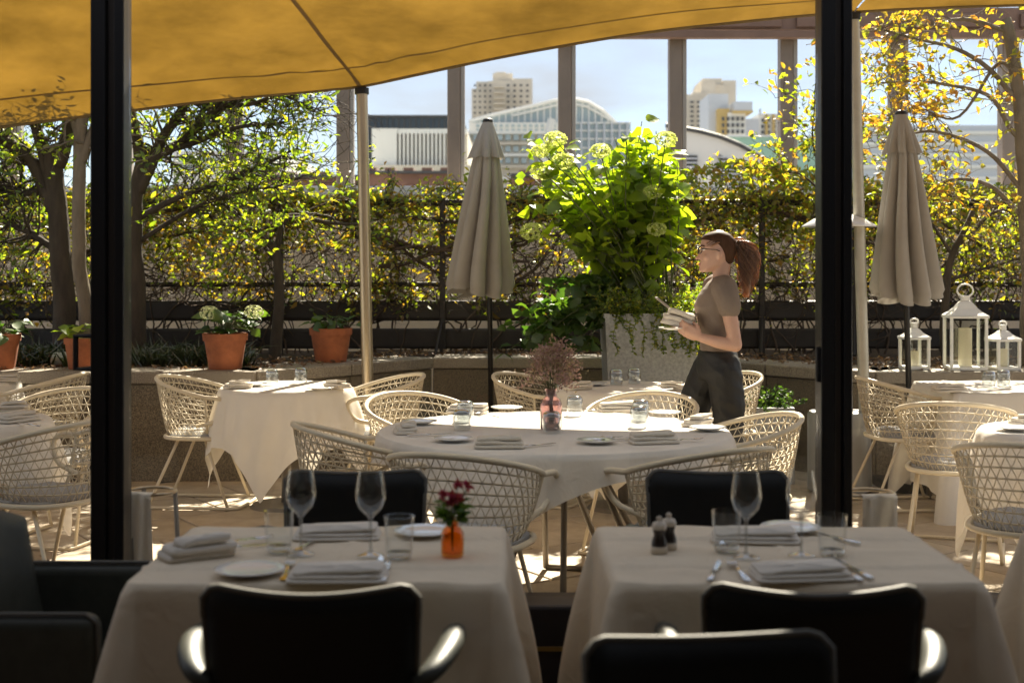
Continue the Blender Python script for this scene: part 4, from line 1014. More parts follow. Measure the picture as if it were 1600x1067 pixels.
# pink bottle vase with dried flowers
p = on_z(861, 671, TT); vz = thing('flower_vase', 'pink glass bottle vase of dried mauve flowers on the large round table', 'vase', p)
part('bottle', MB().lathe([(.001, .002), (.044, .002), (.049, .010), (.049, .115), (.040, .135), (.026, .145), (.024, .165), (.029, .176), (.029, .182)], 28).lathe([(.025, .182), (.021, .165), (.023, .147), (.038, .13), (.045, .112), (.045, .012), (.001, .010)], 28), M['pink'], vz, True)
st = MB(); P_, D_, L_ = [], [], []
for k in range(46):
    a = random.uniform(0, 6.28); sp = random.random() ** .6 * .115; h = random.uniform(.25, .40) - sp * .55
    tip = Vector((math.cos(a) * sp, math.sin(a) * sp, h)); st.tube(catmull([(random.gauss(0, .01), random.gauss(0, .01), .02), (math.cos(a) * .012, math.sin(a) * .012, .17), tip], 4), .0013, 3, cap=False)
    for _ in range(46):
        q = tip + Vector((random.gauss(0, .021), random.gauss(0, .021), random.gauss(0, .017))); P_.append(q); D_.append((random.gauss(0, 1), random.gauss(0, 1), random.gauss(.3, .8))); L_.append(random.uniform(.008, .020))
part('stems', st, M['stem'], vz); part('blossom', leaf_mesh('blossom', [tuple(q) for q in P_], D_, L_, .6), M['dried'], vz, kind='stuff')

# ------------------------------------------------------------------ ice bucket stands
def ring_stand(px, py, label, rz, towel, clothm):
    p = on_z(px, py, .66); s_ = thing('bucket_stand', label, 'stand', (p.x, p.y, 0), rz)
    part('ring', MB().tube([(.085 * math.cos(2 * math.pi * k / 32), .085 * math.sin(2 * math.pi * k / 32), .66) for k in range(32)], .007, 8, closed=True), M['brass'] if 0 else M['steel'], s_, True)
    for k in range(3):
        a = 2 * math.pi * k / 3 + .3; part('leg', MB().tube([(.085 * math.cos(a), .085 * math.sin(a), .655), (.12 * math.cos(a), .12 * math.sin(a), .0)], .0085, 8), M['grey_leg'], s_, True)
    part('lower_ring', MB().tube([(.10 * math.cos(2 * math.pi * k / 24), .10 * math.sin(2 * math.pi * k / 24), .30) for k in range(24)], .005, 6, closed=True), M['grey_leg'], s_, True)
    def f(u, v):
        x = (u - .5) * (.12 + .05 * v); q = v * .48
        y = -.085 - .012 * math.sin(math.pi * min(1, q / .03)) - (.008 + .012 * math.sin(u * 9)) * min(1, q / .1)
        if q < .03: return (x, -.085 + .02 * math.cos(q / .03 * math.pi) , .668 + .004 * math.sin(q / .03 * math.pi))
        return (x * (1 - .12 * math.sin(q * 4)), -.105 - .012 * math.sin(u * 9 + q * 3), .668 - (q - .03) * 1.0)
    tw_ = part('serving_cloth', MB().grid(f, 14, 30), clothm, None, True); tw_.location = (p.x, p.y, 0); tw_.rotation_euler = (0, 0, rz); tag(tw_, towel, 'cloth')
ring_stand(236, 767, 'ring-topped bucket stand beside the handle post', R(-15), 'white serving cloth hung over the stand by the handle post', M['napkin'])
ring_stand(1358, 770, 'ring-topped bucket stand behind the pane right of the plain post', R(5), 'pale serving cloth hung over the stand right of the plain post', M['napkin'])

# ------------------------------------------------------------------ closed umbrellas
def umbrella(label, px, d, ytop, ybot, halfw, lean, px_pole, seed):
    base = Vector(((px_pole - 800) * d / FPX, d, 0)); top = at_d(px, ytop, d) - base; zb = HC - (ybot - Y0) * d / FPX; H = top.z - zb
    u = thing('closed_umbrella', label, 'umbrella', base)
    hw = halfw * d / FPX
    part('pole', MB().tube([(0, 0, .03), (top.x, 0, top.z - .02)], .019, 12), M['dark_pole'], u, True)
    part('base', MB().cbox((0, 0, .03), (.42, .42, .06), .015, 2), M['rail'], u)
    nf = 8
    def f(a, v):                                       # v from the top down
        th = 2 * math.pi * a; r_ = .035 + (hw - .035) * (v ** .8) * (1 - .08 * max(0, v - .9) * 10 * 0)
        fo = abs(math.cos(nf / 2 * th + seed + .5 * math.sin(th + seed))) ** .40
        pleat = 1 - (.80 * min(1, v * 2.4)) * (1 - fo)
        r_ *= pleat * (1 + .06 * math.sin(3 * th + seed))
        z = top.z - .03 - H * v + (.05 * math.sin(2 * th + seed) + .05 * (1 - fo)) * max(0, v - .8) * 5 * .8
        lx = top.x * (z / top.z) + lean * v
        if v > .97: r_ *= .93
        return (lx + r_ * math.cos(th + .10 * math.sin(v * 5 + seed)), r_ * math.sin(th + .10 * math.sin(v * 5 + seed)), z)
    part('canopy', MB().grid(f, 160, 44, True), M['umbrella'], u, True)
    def g_(a, v):
        th = 2 * math.pi * a; fo = abs(math.cos(nf / 2 * th + seed + .5 * math.sin(th + seed)))
        r_ = (.036 + (hw * .50 - .03) * v ** .95) * (1 - .42 * v * (1 - fo)); z = top.z - .005 - H * .22 * v + .02 * v * (1 - fo)
        lx = top.x * (z / top.z) + lean * .2 * v; return (lx + r_ * math.cos(th), r_ * math.sin(th), z)
    part('vent_cap', MB().grid(g_, 96, 14, True), M['umbrella'], u, True)
    part('finial', MB().lathe([(.001, .022), (.02, .022), (.036, .014), (.040, .0), (.036, -.01)], 20, (top.x, 0, top.z)), M['dark_pole'], u, True)
    return u
umbrella('closed taupe umbrella between the bare sail pole and the flowering shrub', 762, 10.0, 190, 452, 57, -.075, 768, .3)
umbrella('closed taupe umbrella beside the white lanterns', 1408, 8.85, 178, 462, 60, .0, 1424, 1.4)

# ------------------------------------------------------------------ patio heater
hx = (1311 - 800) * 9.35 / FPX; he = thing('patio_heater', 'patio heater with white mushroom hood mostly behind the plain black post', 'heater', (hx, 8.72, 0))
zt = HC + 62 * 8.72 / FPX; hx2 = (1311 - 800) * 8.72 / FPX; he.location = (hx2, 8.72, 0)
part('hood', MB().lathe([(.001, zt + .085), (.06, zt + .08), (.16, zt + .045), (.235, zt), (.238, zt - .008), (.15, zt + .02), (.001, zt + .03)], 36), M['heater_white'], he, True)
part('burner', MB().lathe([(.001, zt - .0), (.06, zt - .0), (.065, zt - .18), (.05, zt - .22), (.001, zt - .22)], 24), M['heater_grey'], he, True)
for k in range(12): a = 2 * math.pi * k / 12; part('guard_rod', MB().tube([(.085 * math.cos(a), .085 * math.sin(a), .52), (.075 * math.cos(a), .075 * math.sin(a), zt - .15)], .004, 5), M['heater_grey'], he)
part('flame_tube', MB().lathe([(.03, .5), (.03, zt - .2)], 16), M['drink'], he, True)
part('tank_cover', MB().lathe([(.001, .52), (.19, .52), (.2, .50), (.2, .02), (.001, .02)], 28), M['heater_grey'], he, True, sharp=40)

# ------------------------------------------------------------------ lanterns and candles on the coping
def lantern(px0, px1, ytop, ybot, d, label, clabel, rz, ch):
    s = d / FPX; w_ = (px1 - px0) * s * .86; zb = .7455; zt = HC - (ytop - Y0) * s; H = zt - zb
    l = thing('lantern', label, 'lantern', (((px0 + px1) / 2 - 800) * s, d, zb), rz)
    bh = H * .62; hw = w_ / 2; pr = .010
    part('base', MB().cbox((0, 0, .012), (w_, w_, .024), .004, 1), M['white_metal'], l)
    for sx in (-1, 1):
        for sy in (-1, 1): part('corner_post', MB().cbox((sx * (hw - pr), sy * (hw - pr), bh / 2 + .01), (.02, .02, bh - .03), .003, 1), M['white_metal'], l)
    part('top_frame', MB().cbox((0, 0, bh), (w_ * 1.06, w_ * 1.06, .018), .004, 1), M['white_metal'], l)
    for k in range(4):
        a = k * math.pi / 2; x, y = math.sin(a) * (hw - .012), -math.cos(a) * (hw - .012)
        part('pane', MB().box((x, y, bh / 2 + .01), (w_ - .045 if k % 2 == 0 else .003, .003 if k % 2 == 0 else w_ - .045, bh - .04)), M['glass'], l)
    pr_ = [(1.06, 0), (.80, .13), (.56, .30), (.36, .52), (.26, .60)]; mb = MB(); v = []
    for q, t in pr_:
        for sx, sy in ((-1, -1), (1, -1), (1, 1), (-1, 1)): v.append((sx * hw * q, sy * hw * q, bh + .009 + t * (H - bh) * .72))
    f_ = [(i * 4 + k, i * 4 + (k + 1) % 4, i * 4 + 4 + (k + 1) % 4, i * 4 + 4 + k) for i in range(4) for k in range(4)] + [(16, 17, 18, 19)]
    part('roof', mb.add(v, f_), M['white_metal'], l)
    zc = bh + .009 + .6 * (H - bh) * .72
    part('chimney', MB().cbox((0, 0, zc + .02), (hw * .42, hw * .42, .04), .004, 1), M['white_metal'], l)
    rr = min(hw * .48, (H - zc) / 2 * .9)
    part('carry_ring', MB().tube([(rr * math.cos(a), 0, zc + .03 + (H - zc - .03) / 2 * (1 + math.sin(a))) for a in [R(-60 + 300 * k / 20) for k in range(21)]], .006, 6), M['white_metal'], l, True)
    c = part('candle', MB().lathe([(.001, 0), (hw * .36, 0), (hw * .36, ch), (hw * .30, ch - .006), (.001, ch - .010)], 24).tube([(0, 0, ch - .01), (.002, 0, ch + .012)], .0015, 5), M['wax'], None, True, sharp=40)
    c.location = l.location + Vector((0, 0, .025)); tag(c, clabel, 'candle')
lantern(1407, 1450, 498, 578, 9.32, 'small white lantern standing behind the umbrella pole', 'cream candle inside the small lantern behind the umbrella pole', R(8), .10)
lantern(1475, 1541, 444, 582, 9.30, 'tall white lantern on the coping between two small lanterns', 'tall cream pillar candle inside the tall lantern', R(-6), .26)
lantern(1544, 1590, 502, 580, 9.26, 'small white lantern on the coping beyond the tall lantern, away from the umbrella', 'cream candle inside the small lantern away from the umbrella', R(10), .12)

# ------------------------------------------------------------------ hydrangea and pots
def heart_leaf():
    mb = MB(); n = 9; v = []; prof = [0, .26, .40, .46, .47, .43, .35, .24, .12, 0]
    for i in range(n + 1):
        t = i / n; y = t; dz = -.30 * t * t; wv = .02 * math.sin(t * 20)
        v += [(-prof[i], y - .10 * prof[i] * (1 - t), dz + .16 * prof[i] + wv), (0, y, dz), (prof[i], y - .10 * prof[i] * (1 - t), dz + .16 * prof[i] - wv)]
    f = []
    for i in range(n): f += [(3 * i, 3 * i + 1, 3 * i + 4, 3 * i + 3), (3 * i + 1, 3 * i + 2, 3 * i + 5, 3 * i + 4)]
    me = mb.add(v, f).mesh('leaf', True); return me
HEART = heart_leaf(); HEART.materials.append(M['leaf_hyd']); HEART_D = HEART.copy(); HEART_D.materials.clear(); HEART_D.materials.append(M['leaf_dark'])
def add_leaf(parent, me, p, d, size):
    o = link('leaf', me, None, parent); d = Vector(d).normalized(); z = (Vector((random.gauss(0, .4), random.gauss(-.15, .4), 1))); x = d.cross(z).normalized(); z = x.cross(d)
    m = Matrix((x, d, z)).transposed().to_4x4(); m.translation = p; o.matrix_local = m @ Matrix.Scale(size, 4); return o
def flower_ball(r_, n, m):
    P, D, L = [], [], []
    for _ in range(n):
        q = Vector((random.gauss(0, 1), random.gauss(0, 1), random.gauss(0, 1))).normalized(); q.z *= .8
        t = q.orthogonal().normalized(); b = q.cross(t); a0 = random.uniform(0, 1.5)
        for k in range(4):
            a = a0 + k * math.pi / 2; P.append(tuple(q * r_ * random.uniform(.9, 1.03))); D.append(tuple(t * math.cos(a) + b * math.sin(a) + q * .3)); L.append(r_ * .20)
    me = leaf_mesh('flower_head', P, D, L, .9, .1, .1); me.materials.append(m); return me
FB = [flower_ball(.074, 150, M['petal']) for _ in range(2)]; FW = flower_ball(.055, 90, M['petal_white'])
dP = 9.75; hy = thing('hydrangea_planter', 'tall galvanised planter with big flowering hydrangea and trailing greenery', 'planter', ((1012 - 800) * dP / FPX, dP, 0))
ox, oy = hy.location.x, dP
hwt, hwb, zt = .335, .275, 1.125
v = []
for z, q in ((.0, hwb), (zt - .03, hwt - .006), (zt - .03, hwt + .006), (zt, hwt + .006), (zt, hwt - .02), (zt - .10, hwt - .025)):
    for sx, sy in ((-1, -1), (1, -1), (1, 1), (-1, 1)): v.append((sx * q, sy * q, z))
part('pot', MB().add(v, [(i * 4 + k, i * 4 + (k + 1) % 4, i * 4 + 4 + (k + 1) % 4, i * 4 + 4 + k) for i in range(5) for k in range(4)] + [(3, 2, 1, 0)]), M['galv'], hy)
part('soil', MB().box((0, 0, zt - .07), (hwt * 1.85, hwt * 1.85, .02)), M['soil'], hy)
heads = [(868, 218), (845, 236), (1040, 218), (832, 362), (1026, 358), (938, 236), (880, 252), (1020, 300), (848, 268)]
stm = MB(); tips = []
def loc(px, py, dd=0): return at_d(px, py, dP + dd) - Vector((ox, oy, 0))
for (px, py) in heads:
    b = Vector((random.uniform(-.14, .18), random.uniform(-.15, .15), zt - .06)); dd = random.uniform(-.5, -.3); tip = loc(px, py, dd)
    mid = b.lerp(tip, .55) + Vector((random.gauss(0, .04), random.gauss(0, .04), .12)); Q = catmull([b, mid, tip], 7); stm.tube(Q, [.008 - .004 * k / len(Q) for k in range(len(Q))], 5)
    o = link('flower_head', random.choice(FB), None, hy); o.location = tip; s_ = random.uniform(.85, 1.15); o.scale = (s_, s_, s_ * .85); o.rotation_euler = (0, 0, random.uniform(0, 6)); tips.append((Q, 7))
for k in range(74):
    px = random.gauss(945, 80); py = random.uniform(200, 345) if k < 64 else random.uniform(340, 400)
    if k < 4: px, py = [(1003, 190), (990, 210), (1025, 205), (960, 215)][k]
    px = min(1058, max(828, px)); px = px if k < 64 else 950 + (px - 945) * .45; b = Vector((random.uniform(-.14, .18), random.uniform(-.15, .15), zt - .06)); tip = loc(px, max(py, 212 + .0016 * (px - 960) ** 2 * .6) if k >= 4 else py, random.uniform(-.35, .3))
    mid = b.lerp(tip, .5) + Vector((random.gauss(0, .05), random.gauss(0, .05), .10)); Q = catmull([b, mid, tip], 7); stm.tube(Q, [.007 - .004 * i / len(Q) for i in range(len(Q))], 5); tips.append((Q, 6))
for k in range(16):                                      # low boughs spilling out to the side
    tip = loc(random.uniform(790, 930), random.uniform(450, 555), random.uniform(-.3, .1)); b = Vector((-.2, random.uniform(-.2, .1), zt - .05)); mid = b.lerp(tip, .5) + Vector((0, -.05, .16)); Q = catmull([b, mid, tip], 7)
    stm.tube(Q, [.006 - .003 * i / len(Q) for i in range(len(Q))], 5); tips.append((Q, 5))
part('stems', stm, M['stem'], hy, True)
cnt = 0
LPs, LDs, LLs = [], [], []; LOW = []
for Q, n in tips:
    for i in range(n + 7):
        t = 1 - (.72 if n > 5 else .6) * (i / (n + 7)) ** 1.1; q = Q[min(len(Q) - 1, int(t * (len(Q) - 1)))]; a = random.uniform(0, 6.28)
        d = Vector((math.cos(a), math.sin(a) * .9 - .1, random.gauss(.0, .35))); sz = random.choice([.07, .085, .10, .12, .145]) * random.uniform(.9, 1.12)
        if cnt < 300 and q.y < .12: add_leaf(hy, HEART if n > 5 else HEART_D, q + d * .03, d, sz); cnt += 1  # low boughs take the dark leaves, their shade put into the colour
        elif n > 5: LPs.append(tuple(q + d * .03)); LDs.append(tuple(d)); LLs.append(sz)
        else: LOW.append((tuple(q + d * .03), tuple(d), sz))
LPs += [(p_[0] + random.gauss(0, .04), p_[1] + random.gauss(0, .05), p_[2] + random.gauss(0, .03)) for p_ in LPs]; LDs += [(-d_[0], d_[1], d_[2]) for d_ in LDs]; LLs += LLs
if LOW: part('shaded_low_leaves', leaf_mesh('shaded_low_leaves', [a[0] for a in LOW] * 2, [a[1] for a in LOW] + [(-a[1][0], -a[1][1], a[1][2]) for a in LOW], [a[2] for a in LOW] * 2, .75, .2, .25), M['leaf_dark'], hy, kind='stuff')  # darker leaf colour paints in the shade of the low boughs
if LPs: part('back_leaves', leaf_mesh('back_leaves', LPs, LDs, LLs, .8, .2, .25), M['leaf_hyd'], hy, kind='stuff')
P_, D_, L_ = [], [], []; ts = MB()
for k in range(120):                                     # fine greenery over the rim
    x = random.uniform(-.36, .42); y = random.choice([-hwt - .01, random.uniform(-.3, .3)]); up = random.random() < .72
    if up: d0 = (random.gauss(0, .4), random.gauss(-.2, .3), 1); n = 9
    else: d0 = (random.gauss(0, .3), -.6, .1); n = 12
    Pp = wander((x, min(y, .2) if up else -hwt - .005, zt - .02), d0, n, .026, .25, (lambda p: Vector((0, -.05, -.28 if not up else 0))) )
    ts.tube(Pp, .0022, 3, cap=False)
    for q in Pp[1:]:
        for _ in range(4): P_.append(tuple(q)); D_.append((random.gauss(0, 1), random.gauss(-.3, .8), random.gauss(.1, .6))); L_.append(random.uniform(.018, .038))
part('trailing_stems', ts, M['stem'], hy); part('trailing_leaves', leaf_mesh('trail', P_, D_, L_, .5), M['leaf_tree'], hy, kind='stuff')

def terracotta(px, ytop, ybot, wt, wb, d, label, plant):
    s = d / FPX; zb = .7465; zt_ = zb + (ybot - ytop) * s * .97; rt, rb = wt * s / 2, wb * s / 2
    t = thing('potted_plant', label, 'potted plant', ((px - 800) * s, d, zb)); H = zt_ - zb
    part('pot', MB().lathe([(.001, 0), (rb, 0), (rt * .93, H * .80), (rt, H * .80), (rt * 1.02, H), (rt * .93, H), (rt * .9, H * .86), (.001, H * .86)], 36), M['terracotta'], t, True, sharp=35)
    part('soil', MB().lathe([(.001, H * .885), (rt * .9, H * .88)], 24), M['soil'], t)
    stm = MB()
    if plant == 'flower':
        for (fx, fz) in ((-.09, .145), (.215, .15)):
            Q = catmull([(0, 0, H * .85), (fx * .5, -.02, H + .07), (fx, -.03, H + fz)], 6); stm.tube(Q, .004, 5); o = link('flower_head', FW, None, t); o.location = (fx, -.09, H + fz); o.scale = (1.15, 1.15, 1.0)
        N = 46
    else: N = 22
    for k in range(N):
        a = random.uniform(0, 6.28); r_ = random.uniform(.03, rt * 1.25); h = random.uniform(.02, .17 if plant == 'flower' else .11); q = Vector((math.cos(a) * r_ + (.06 if plant == 'flower' else 0), math.sin(a) * r_ * .8, H + h - .02))
        stm.tube(catmull([(0, 0, H * .85), (q.x * .4, q.y * .4, H + h * .7), q], 4), .0028, 4); d = Vector((math.cos(a), math.sin(a), random.gauss(.1, .4))); add_leaf(t, HEART_D if plant != 'green' else HEART, q, d, random.uniform(.06, .105))
    part('stems', stm, M['stem'], t)
terracotta(352, 520, 577, 69, 50, 9.36, 'terracotta pot with two cream flower heads on the coping', 'flower')
terracotta(517, 514, 568, 66, 48, 10.05, 'terracotta pot with short green leaves beside the bare sail pole', 'low')
terracotta(-2, 518, 574, 66, 48, 9.36, 'terracotta pot with dark leaves left of the tree trunks', 'flower2')
terracotta(128, 524, 574, 54, 40, 9.36, 'small terracotta pot with bright leaves behind the looped handle', 'green')
# low grey planter box
gd = 9.2; gp = thing('box_planter', 'low grey box planter with green herbs beside the waitress', 'planter', ((1192 - 800) * gd / FPX, gd, 0))
gv = []
for z, q in ((0, .18), (.51, .18), (.51, .155), (.44, .15)):
    for sx, sy in ((-1, -1), (1, -1), (1, 1), (-1, 1)): gv.append((sx * q, sy * q, z))
part('box', MB().add(gv, [(i * 4 + k, i * 4 + (k + 1) % 4, i * 4 + 4 + (k + 1) % 4, i * 4 + 4 + k) for i in range(3) for k in range(4)]), M['greybox'], gp); part('soil', MB().box((0, 0, .45), (.30, .30, .02)), M['soil'], gp)
P_, D_, L_ = [], [], []; ts = MB()
for k in range(60):
    Pp = wander((random.uniform(-.14, .14), random.uniform(-.14, .14), .46), (random.gauss(.15, .5), random.gauss(0, .5), 1), 8, .022, .25); ts.tube(Pp, .002, 3, cap=False)
    for q in Pp[2:]:
        for _ in range(4): P_.append(tuple(q)); D_.append((random.gauss(0, 1), random.gauss(0, 1), random.gauss(.1, .6))); L_.append(random.uniform(.015, .035))
part('stems', ts, M['stem'], gp); part('herb_leaves', leaf_mesh('herbs', P_, D_, L_, .5), M['leaf_dark'], gp, kind='stuff')

# ================================================================== INSIDE THE DINING ROOM
def dining_table(x0, x1, label, clabel, seed):
    w_, dp = x1 - x0, .68; c = Vector(((x0 + x1) / 2, 3.44, 0)); t = thing('dining_table', label, 'table', c)
    part('table_top', MB().cbox((0, 0, TT - .02), (w_ - .02, dp - .02, .03), .004, 1), M['table_leg'], t)
    for sx in (-1, 1):
        for sy in (-1, 1): part('leg', MB().cbox((sx * (w_ / 2 - .07), sy * (dp / 2 - .07), TT / 2 - .02), (.05, .05, TT - .04), .004, 1), M['table_leg'], t)
    o = part('tablecloth', rect_cloth(w_, dp, .52, TT, seed, fold=.07), M['linen'], None, True); o.location = c; tag(o, clabel, 'tablecloth')
dining_table(-.89, -.02, 'dining table with orange flower vase under long white cloth', 'long white tablecloth on the dining table with the orange vase', 11.3)
dining_table(.235, 1.09, 'dining table with salt and pepper mills under long white cloth', 'long white tablecloth on the dining table with the pepper mills', 14.9)
dining_table(1.43, 2.25, 'dining table under white cloth, partly out of frame beside the bucket stand', 'white tablecloth of the dining table beside the pepper mill table, without place setting', 17.2)

def leather_chair():                            # facing +Y, back at -Y
    c = thing('leather_chair', 'x', 'chair')
    def back(sgn):
        def f(u, v):
            x = (u - .5) * (.44 - .03 * (1 - v)); cv = .045 * (2 * u - 1) ** 2; e = min(u, 1 - u) / .08
            rnd = .03 * (1 - min(1, e)) ** 2 * (1 if v > .9 else 0); th = .022 * min(1, (min(u, 1 - u, 1 - v) / .05 + .02)) ** .5
            z = .36 + .455 * v - rnd - .018 * math.sin(math.pi * u) * v
            return (x, -.215 - .07 * v + cv + sgn * th, z)
        return f
    mb = MB().grid(back(-1), 24, 18); b2 = MB().grid(back(1), 24, 18); mb.add(b2.v, [tuple(reversed(q)) for q in b2.f])
    part('backrest', mb, M['leather'], c, True)
    edge = [back(0)(0, k / 12) for k in range(2, 12)] + [back(0)(k / 24, 1) for k in range(25)] + [back(0)(1, 1 - k / 12) for k in range(1, 11)]
    part('piping', MB().tube(edge, .0075, 8), M['piping'], c, True)
    part('seat', MB().cbox((0, .0, .405), (.46, .46, .10), .035, 4), M['leather'], c, True)
    for sx in (-1, 1):
        P = catmull([(.205 * sx, -.225, .60), (.245 * sx, -.20, .625), (.275 * sx, -.10, .645), (.280 * sx, .03, .640), (.272 * sx, .10, .61), (.255 * sx, .125, .52), (.235 * sx, .115, .40)], 5)
        part('armrest', MB().tube(P, [.020 + .010 * math.sin(math.pi * min(1, k / 20)) for k in range(len(P))], 10, flat=.75), M['leather_green'], c, True)
        for sy in (-1, 1): part('leg', MB().tube([(.19 * sx, .18 * sy, .36), (.21 * sx, .22 * sy, 0)], [.017, .011], 8), M['table_leg'], c, True)
    return c
lc = leather_chair(); ul = [False]
place(lc, ul, (-.41, 2.99, 0), R(0), 'black leather armchair with its back towards the room at the orange vase table')
place(lc, ul, (.625, 2.99, 0), R(-3), 'black leather armchair with its back towards the room at the pepper mill table')
place(lc, ul, (-.485, 4.02, 0), R(182), 'black leather chair backing the glass beyond the orange vase table')
place(lc, ul, (.635, 4.02, 0), R(177), 'black leather chair backing the glass beyond the pepper mill table')
place(lc, ul, (.37, 2.12, 0), R(186), 'black leather chair back to back with the pepper mill table armchair')
# leather tub chair facing +X
tc_ = thing('tub_chair', 'dark green leather tub chair with solid side panels beside the handle post', 'chair', (-1.13, 3.43, 0), R(-90))
def tub_back(sgn):
    def f(u, v):
        x = (u - .5) * .50 * (1 - .10 * v); cv = .07 * (2 * u - 1) ** 2; th = .030 * min(1, (min(u, 1 - u, 1 - v) / .07 + .02)) ** .5
        return (x, -.20 - .06 * v + cv + sgn * th, .40 + .44 * v - .06 * (2 * u - 1) ** 2 * v)
    return f
mb = MB().grid(tub_back(-1), 20, 16); b2 = MB().grid(tub_back(1), 20, 16); mb.add(b2.v, [tuple(reversed(q)) for q in b2.f])
part('backrest', mb, M['leather_green'], tc_, True)
for sx in (-1, 1):
    part('side_panel', MB().cbox((.275 * sx, -.03, .43), (.07, .40, .44), .034, 5), M['leather_green'], tc_, True)
    part('piping', MB().tube([(.275 * sx + .02, -.21, .652), (.275 * sx + .02, .14, .652), (.275 * sx + .02, .168, .63), (.275 * sx + .02, .168, .25)], .005, 6), M['piping'], tc_, True)
    for sy in (-1, 1): part('leg', MB().tube([(.23 * sx, .15 * sy - .02, .22), (.23 * sx, .16 * sy - .02, 0)], [.018, .012], 8), M['table_leg'], tc_, True)
part('seat', MB().cbox((0, .0, .36), (.49, .44, .14), .04, 4), M['leather_green'], tc_, True)

# place settings: orange vase table
put(WG, UWG, 470, 866, 'stemmed wine glass beside the shiny fork on the orange vase table'); put(WG, UWG, 579, 868, 'stemmed wine glass in the middle of the orange vase table', )
put(TUM, UTUM, 624, 872, 'clear tumbler next to the orange vase'); put(TUM, UTUM, 436, 862, 'clear tumbler behind the wine glass, away from the orange vase')
nap(2, 528, 903, 0, 'folded linen napkin before the near armchair at the orange vase table', sc=1.05); nap(2, 527, 838, 2, 'folded linen napkin before the far chair at the orange vase table', sc=1.05); nap(1, 306, 868, 35, 'folded linen napkin at the tub chair end of the orange vase table', sc=1.1)
put(PL, UPL, 390, 897, 'side plate at the near corner by the tub chair'); put(PL, UPL, 663, 836, 'side plate behind the orange vase')
for px, py, rz, l_ in ((449, 893, 3, 'polished fork between side plate and near napkin on the orange vase table'), (474, 858, 175, 'polished fork at the foot of the wine glass on the orange vase table'), (370, 850, -60, 'polished fork beside the tub chair napkin on the orange vase table')): put(FK, UFK, px, py, l_, 'forks on the orange vase table', rz)
for px, py, rz, l_ in ((602, 893, 2, 'polished knife outermost beside the near napkin on the orange vase table'), (592, 886, 4, 'polished knife touching the near napkin on the orange vase table'), (380, 856, -65, 'polished knife beside the tub chair napkin on the orange vase table')): put(KN, UKN, px, py, l_, 'knives on the orange vase table', rz)
# pepper mill table
put(WG, UWG, 1166, 871, 'stemmed wine glass between the napkins of the pepper mill table, towards the mills'); put(WG, UWG, 1252, 868, 'stemmed wine glass in front of the plain black post')
put(TUM, UTUM, 1135, 862, 'clear tumbler beside the pepper mills'); put(TUM, UTUM, 1300, 868, 'clear tumbler in front of the plain black post')
nap(2, 1252, 901, 6, 'folded linen napkin before the near armchair at the pepper mill table', sc=1.05); nap(2, 1180, 843, -6, 'folded linen napkin before the far chair at the pepper mill table', sc=1.05)
put(PL, UPL, 1235, 830, 'side plate at the far edge of the pepper mill table')
for px, py, rz, l_ in ((1153, 894, 4, 'polished fork beside the near napkin on the pepper mill table'), (1128, 850, 172, 'polished fork behind the tumbler beside the pepper mills')): put(FK, UFK, px, py, l_, 'forks on the pepper mill table', rz)
for px, py, rz, l_ in ((1116, 893, -14, 'polished knife lying apart in front of the pepper mills'), (1320, 893, 6, 'polished knife touching the near napkin on the pepper mill table'), (1332, 890, 9, 'polished knife outermost beside the near napkin on the pepper mill table'), (1296, 840, 30, 'polished knife behind the tumbler in front of the plain black post')): put(KN, UKN, px, py, l_, 'knives on the pepper mill table', rz)
def mill(px, py, label, lower):
    p = on_z(px, py, TT + .003); m = thing('mill', label, 'mill', p)
    part('base', MB().lathe([(.001, 0), (.021, 0), (.0215, .012), (.020, .017)], 24), M['mill_pale'], m, True)
    part('body', MB().lathe([(.020, .017), (.019, .030), (.0135, .045), (.0175, .060)], 24), M['mill_dark'], m, True)
    part('cap', MB().lathe([(.018, .060), (.0195, .066), (.016, .076), (.006, .080), (.006, .084), (.008, .089), (.001, .094)], 24), M['mill_pale'], m, True)
    return m
mill(1030, 863, 'dark waisted mill with cream cap, the nearer of the salt and pepper pair', 0); mill(1045, 857, 'dark waisted mill with cream cap, the rear one of the salt and pepper pair', 1)
# orange vase with red flowers
p = on_z(707, 868, TT + .003); ov = thing('flower_vase', 'small orange glass bottle vase of red and pink flowers', 'vase', p)
part('bottle', MB().lathe([(.001, 0), (.027, 0), (.029, .006), (.029, .058), (.022, .070), (.015, .076), (.015, .086), (.018, .090)], 28).lathe([(.016, .090), (.012, .085), (.013, .074), (.02, .067), (.026, .056), (.026, .008), (.001, .006)], 28), M['orange'], ov, True)
stm = MB(); P_, D_, L_ = [], [], []
for k in range(9):
    a = random.uniform(0, 6.28); tip = Vector((math.cos(a) * random.uniform(.0, .045), math.sin(a) * .03, random.uniform(.125, .172))); stm.tube(catmull([(0, 0, .01), (0, 0, .085), tip], 4), .0012, 4)
    P2, D2, L2 = [], [], []
    for _ in range(34): q = Vector((random.gauss(0, 1), random.gauss(0, 1), random.gauss(.5, 1))).normalized(); P2.append(tuple(tip)); D2.append(tuple(q)); L2.append(random.uniform(.010, .020))
    part('flower', leaf_mesh('flower', P2, D2, L2, .5), M['red_petal'], ov)
for k in range(60): a = random.uniform(0, 6.28); P_.append((math.cos(a) * .012, math.sin(a) * .012, random.uniform(.09, .13))); D_.append((math.cos(a), math.sin(a), random.gauss(.2, .4))); L_.append(random.uniform(.02, .05))
part('stems', stm, M['stem'], ov); part('leaves', leaf_mesh('leaves', P_, D_, L_, .4), M['leaf_dark'], ov)

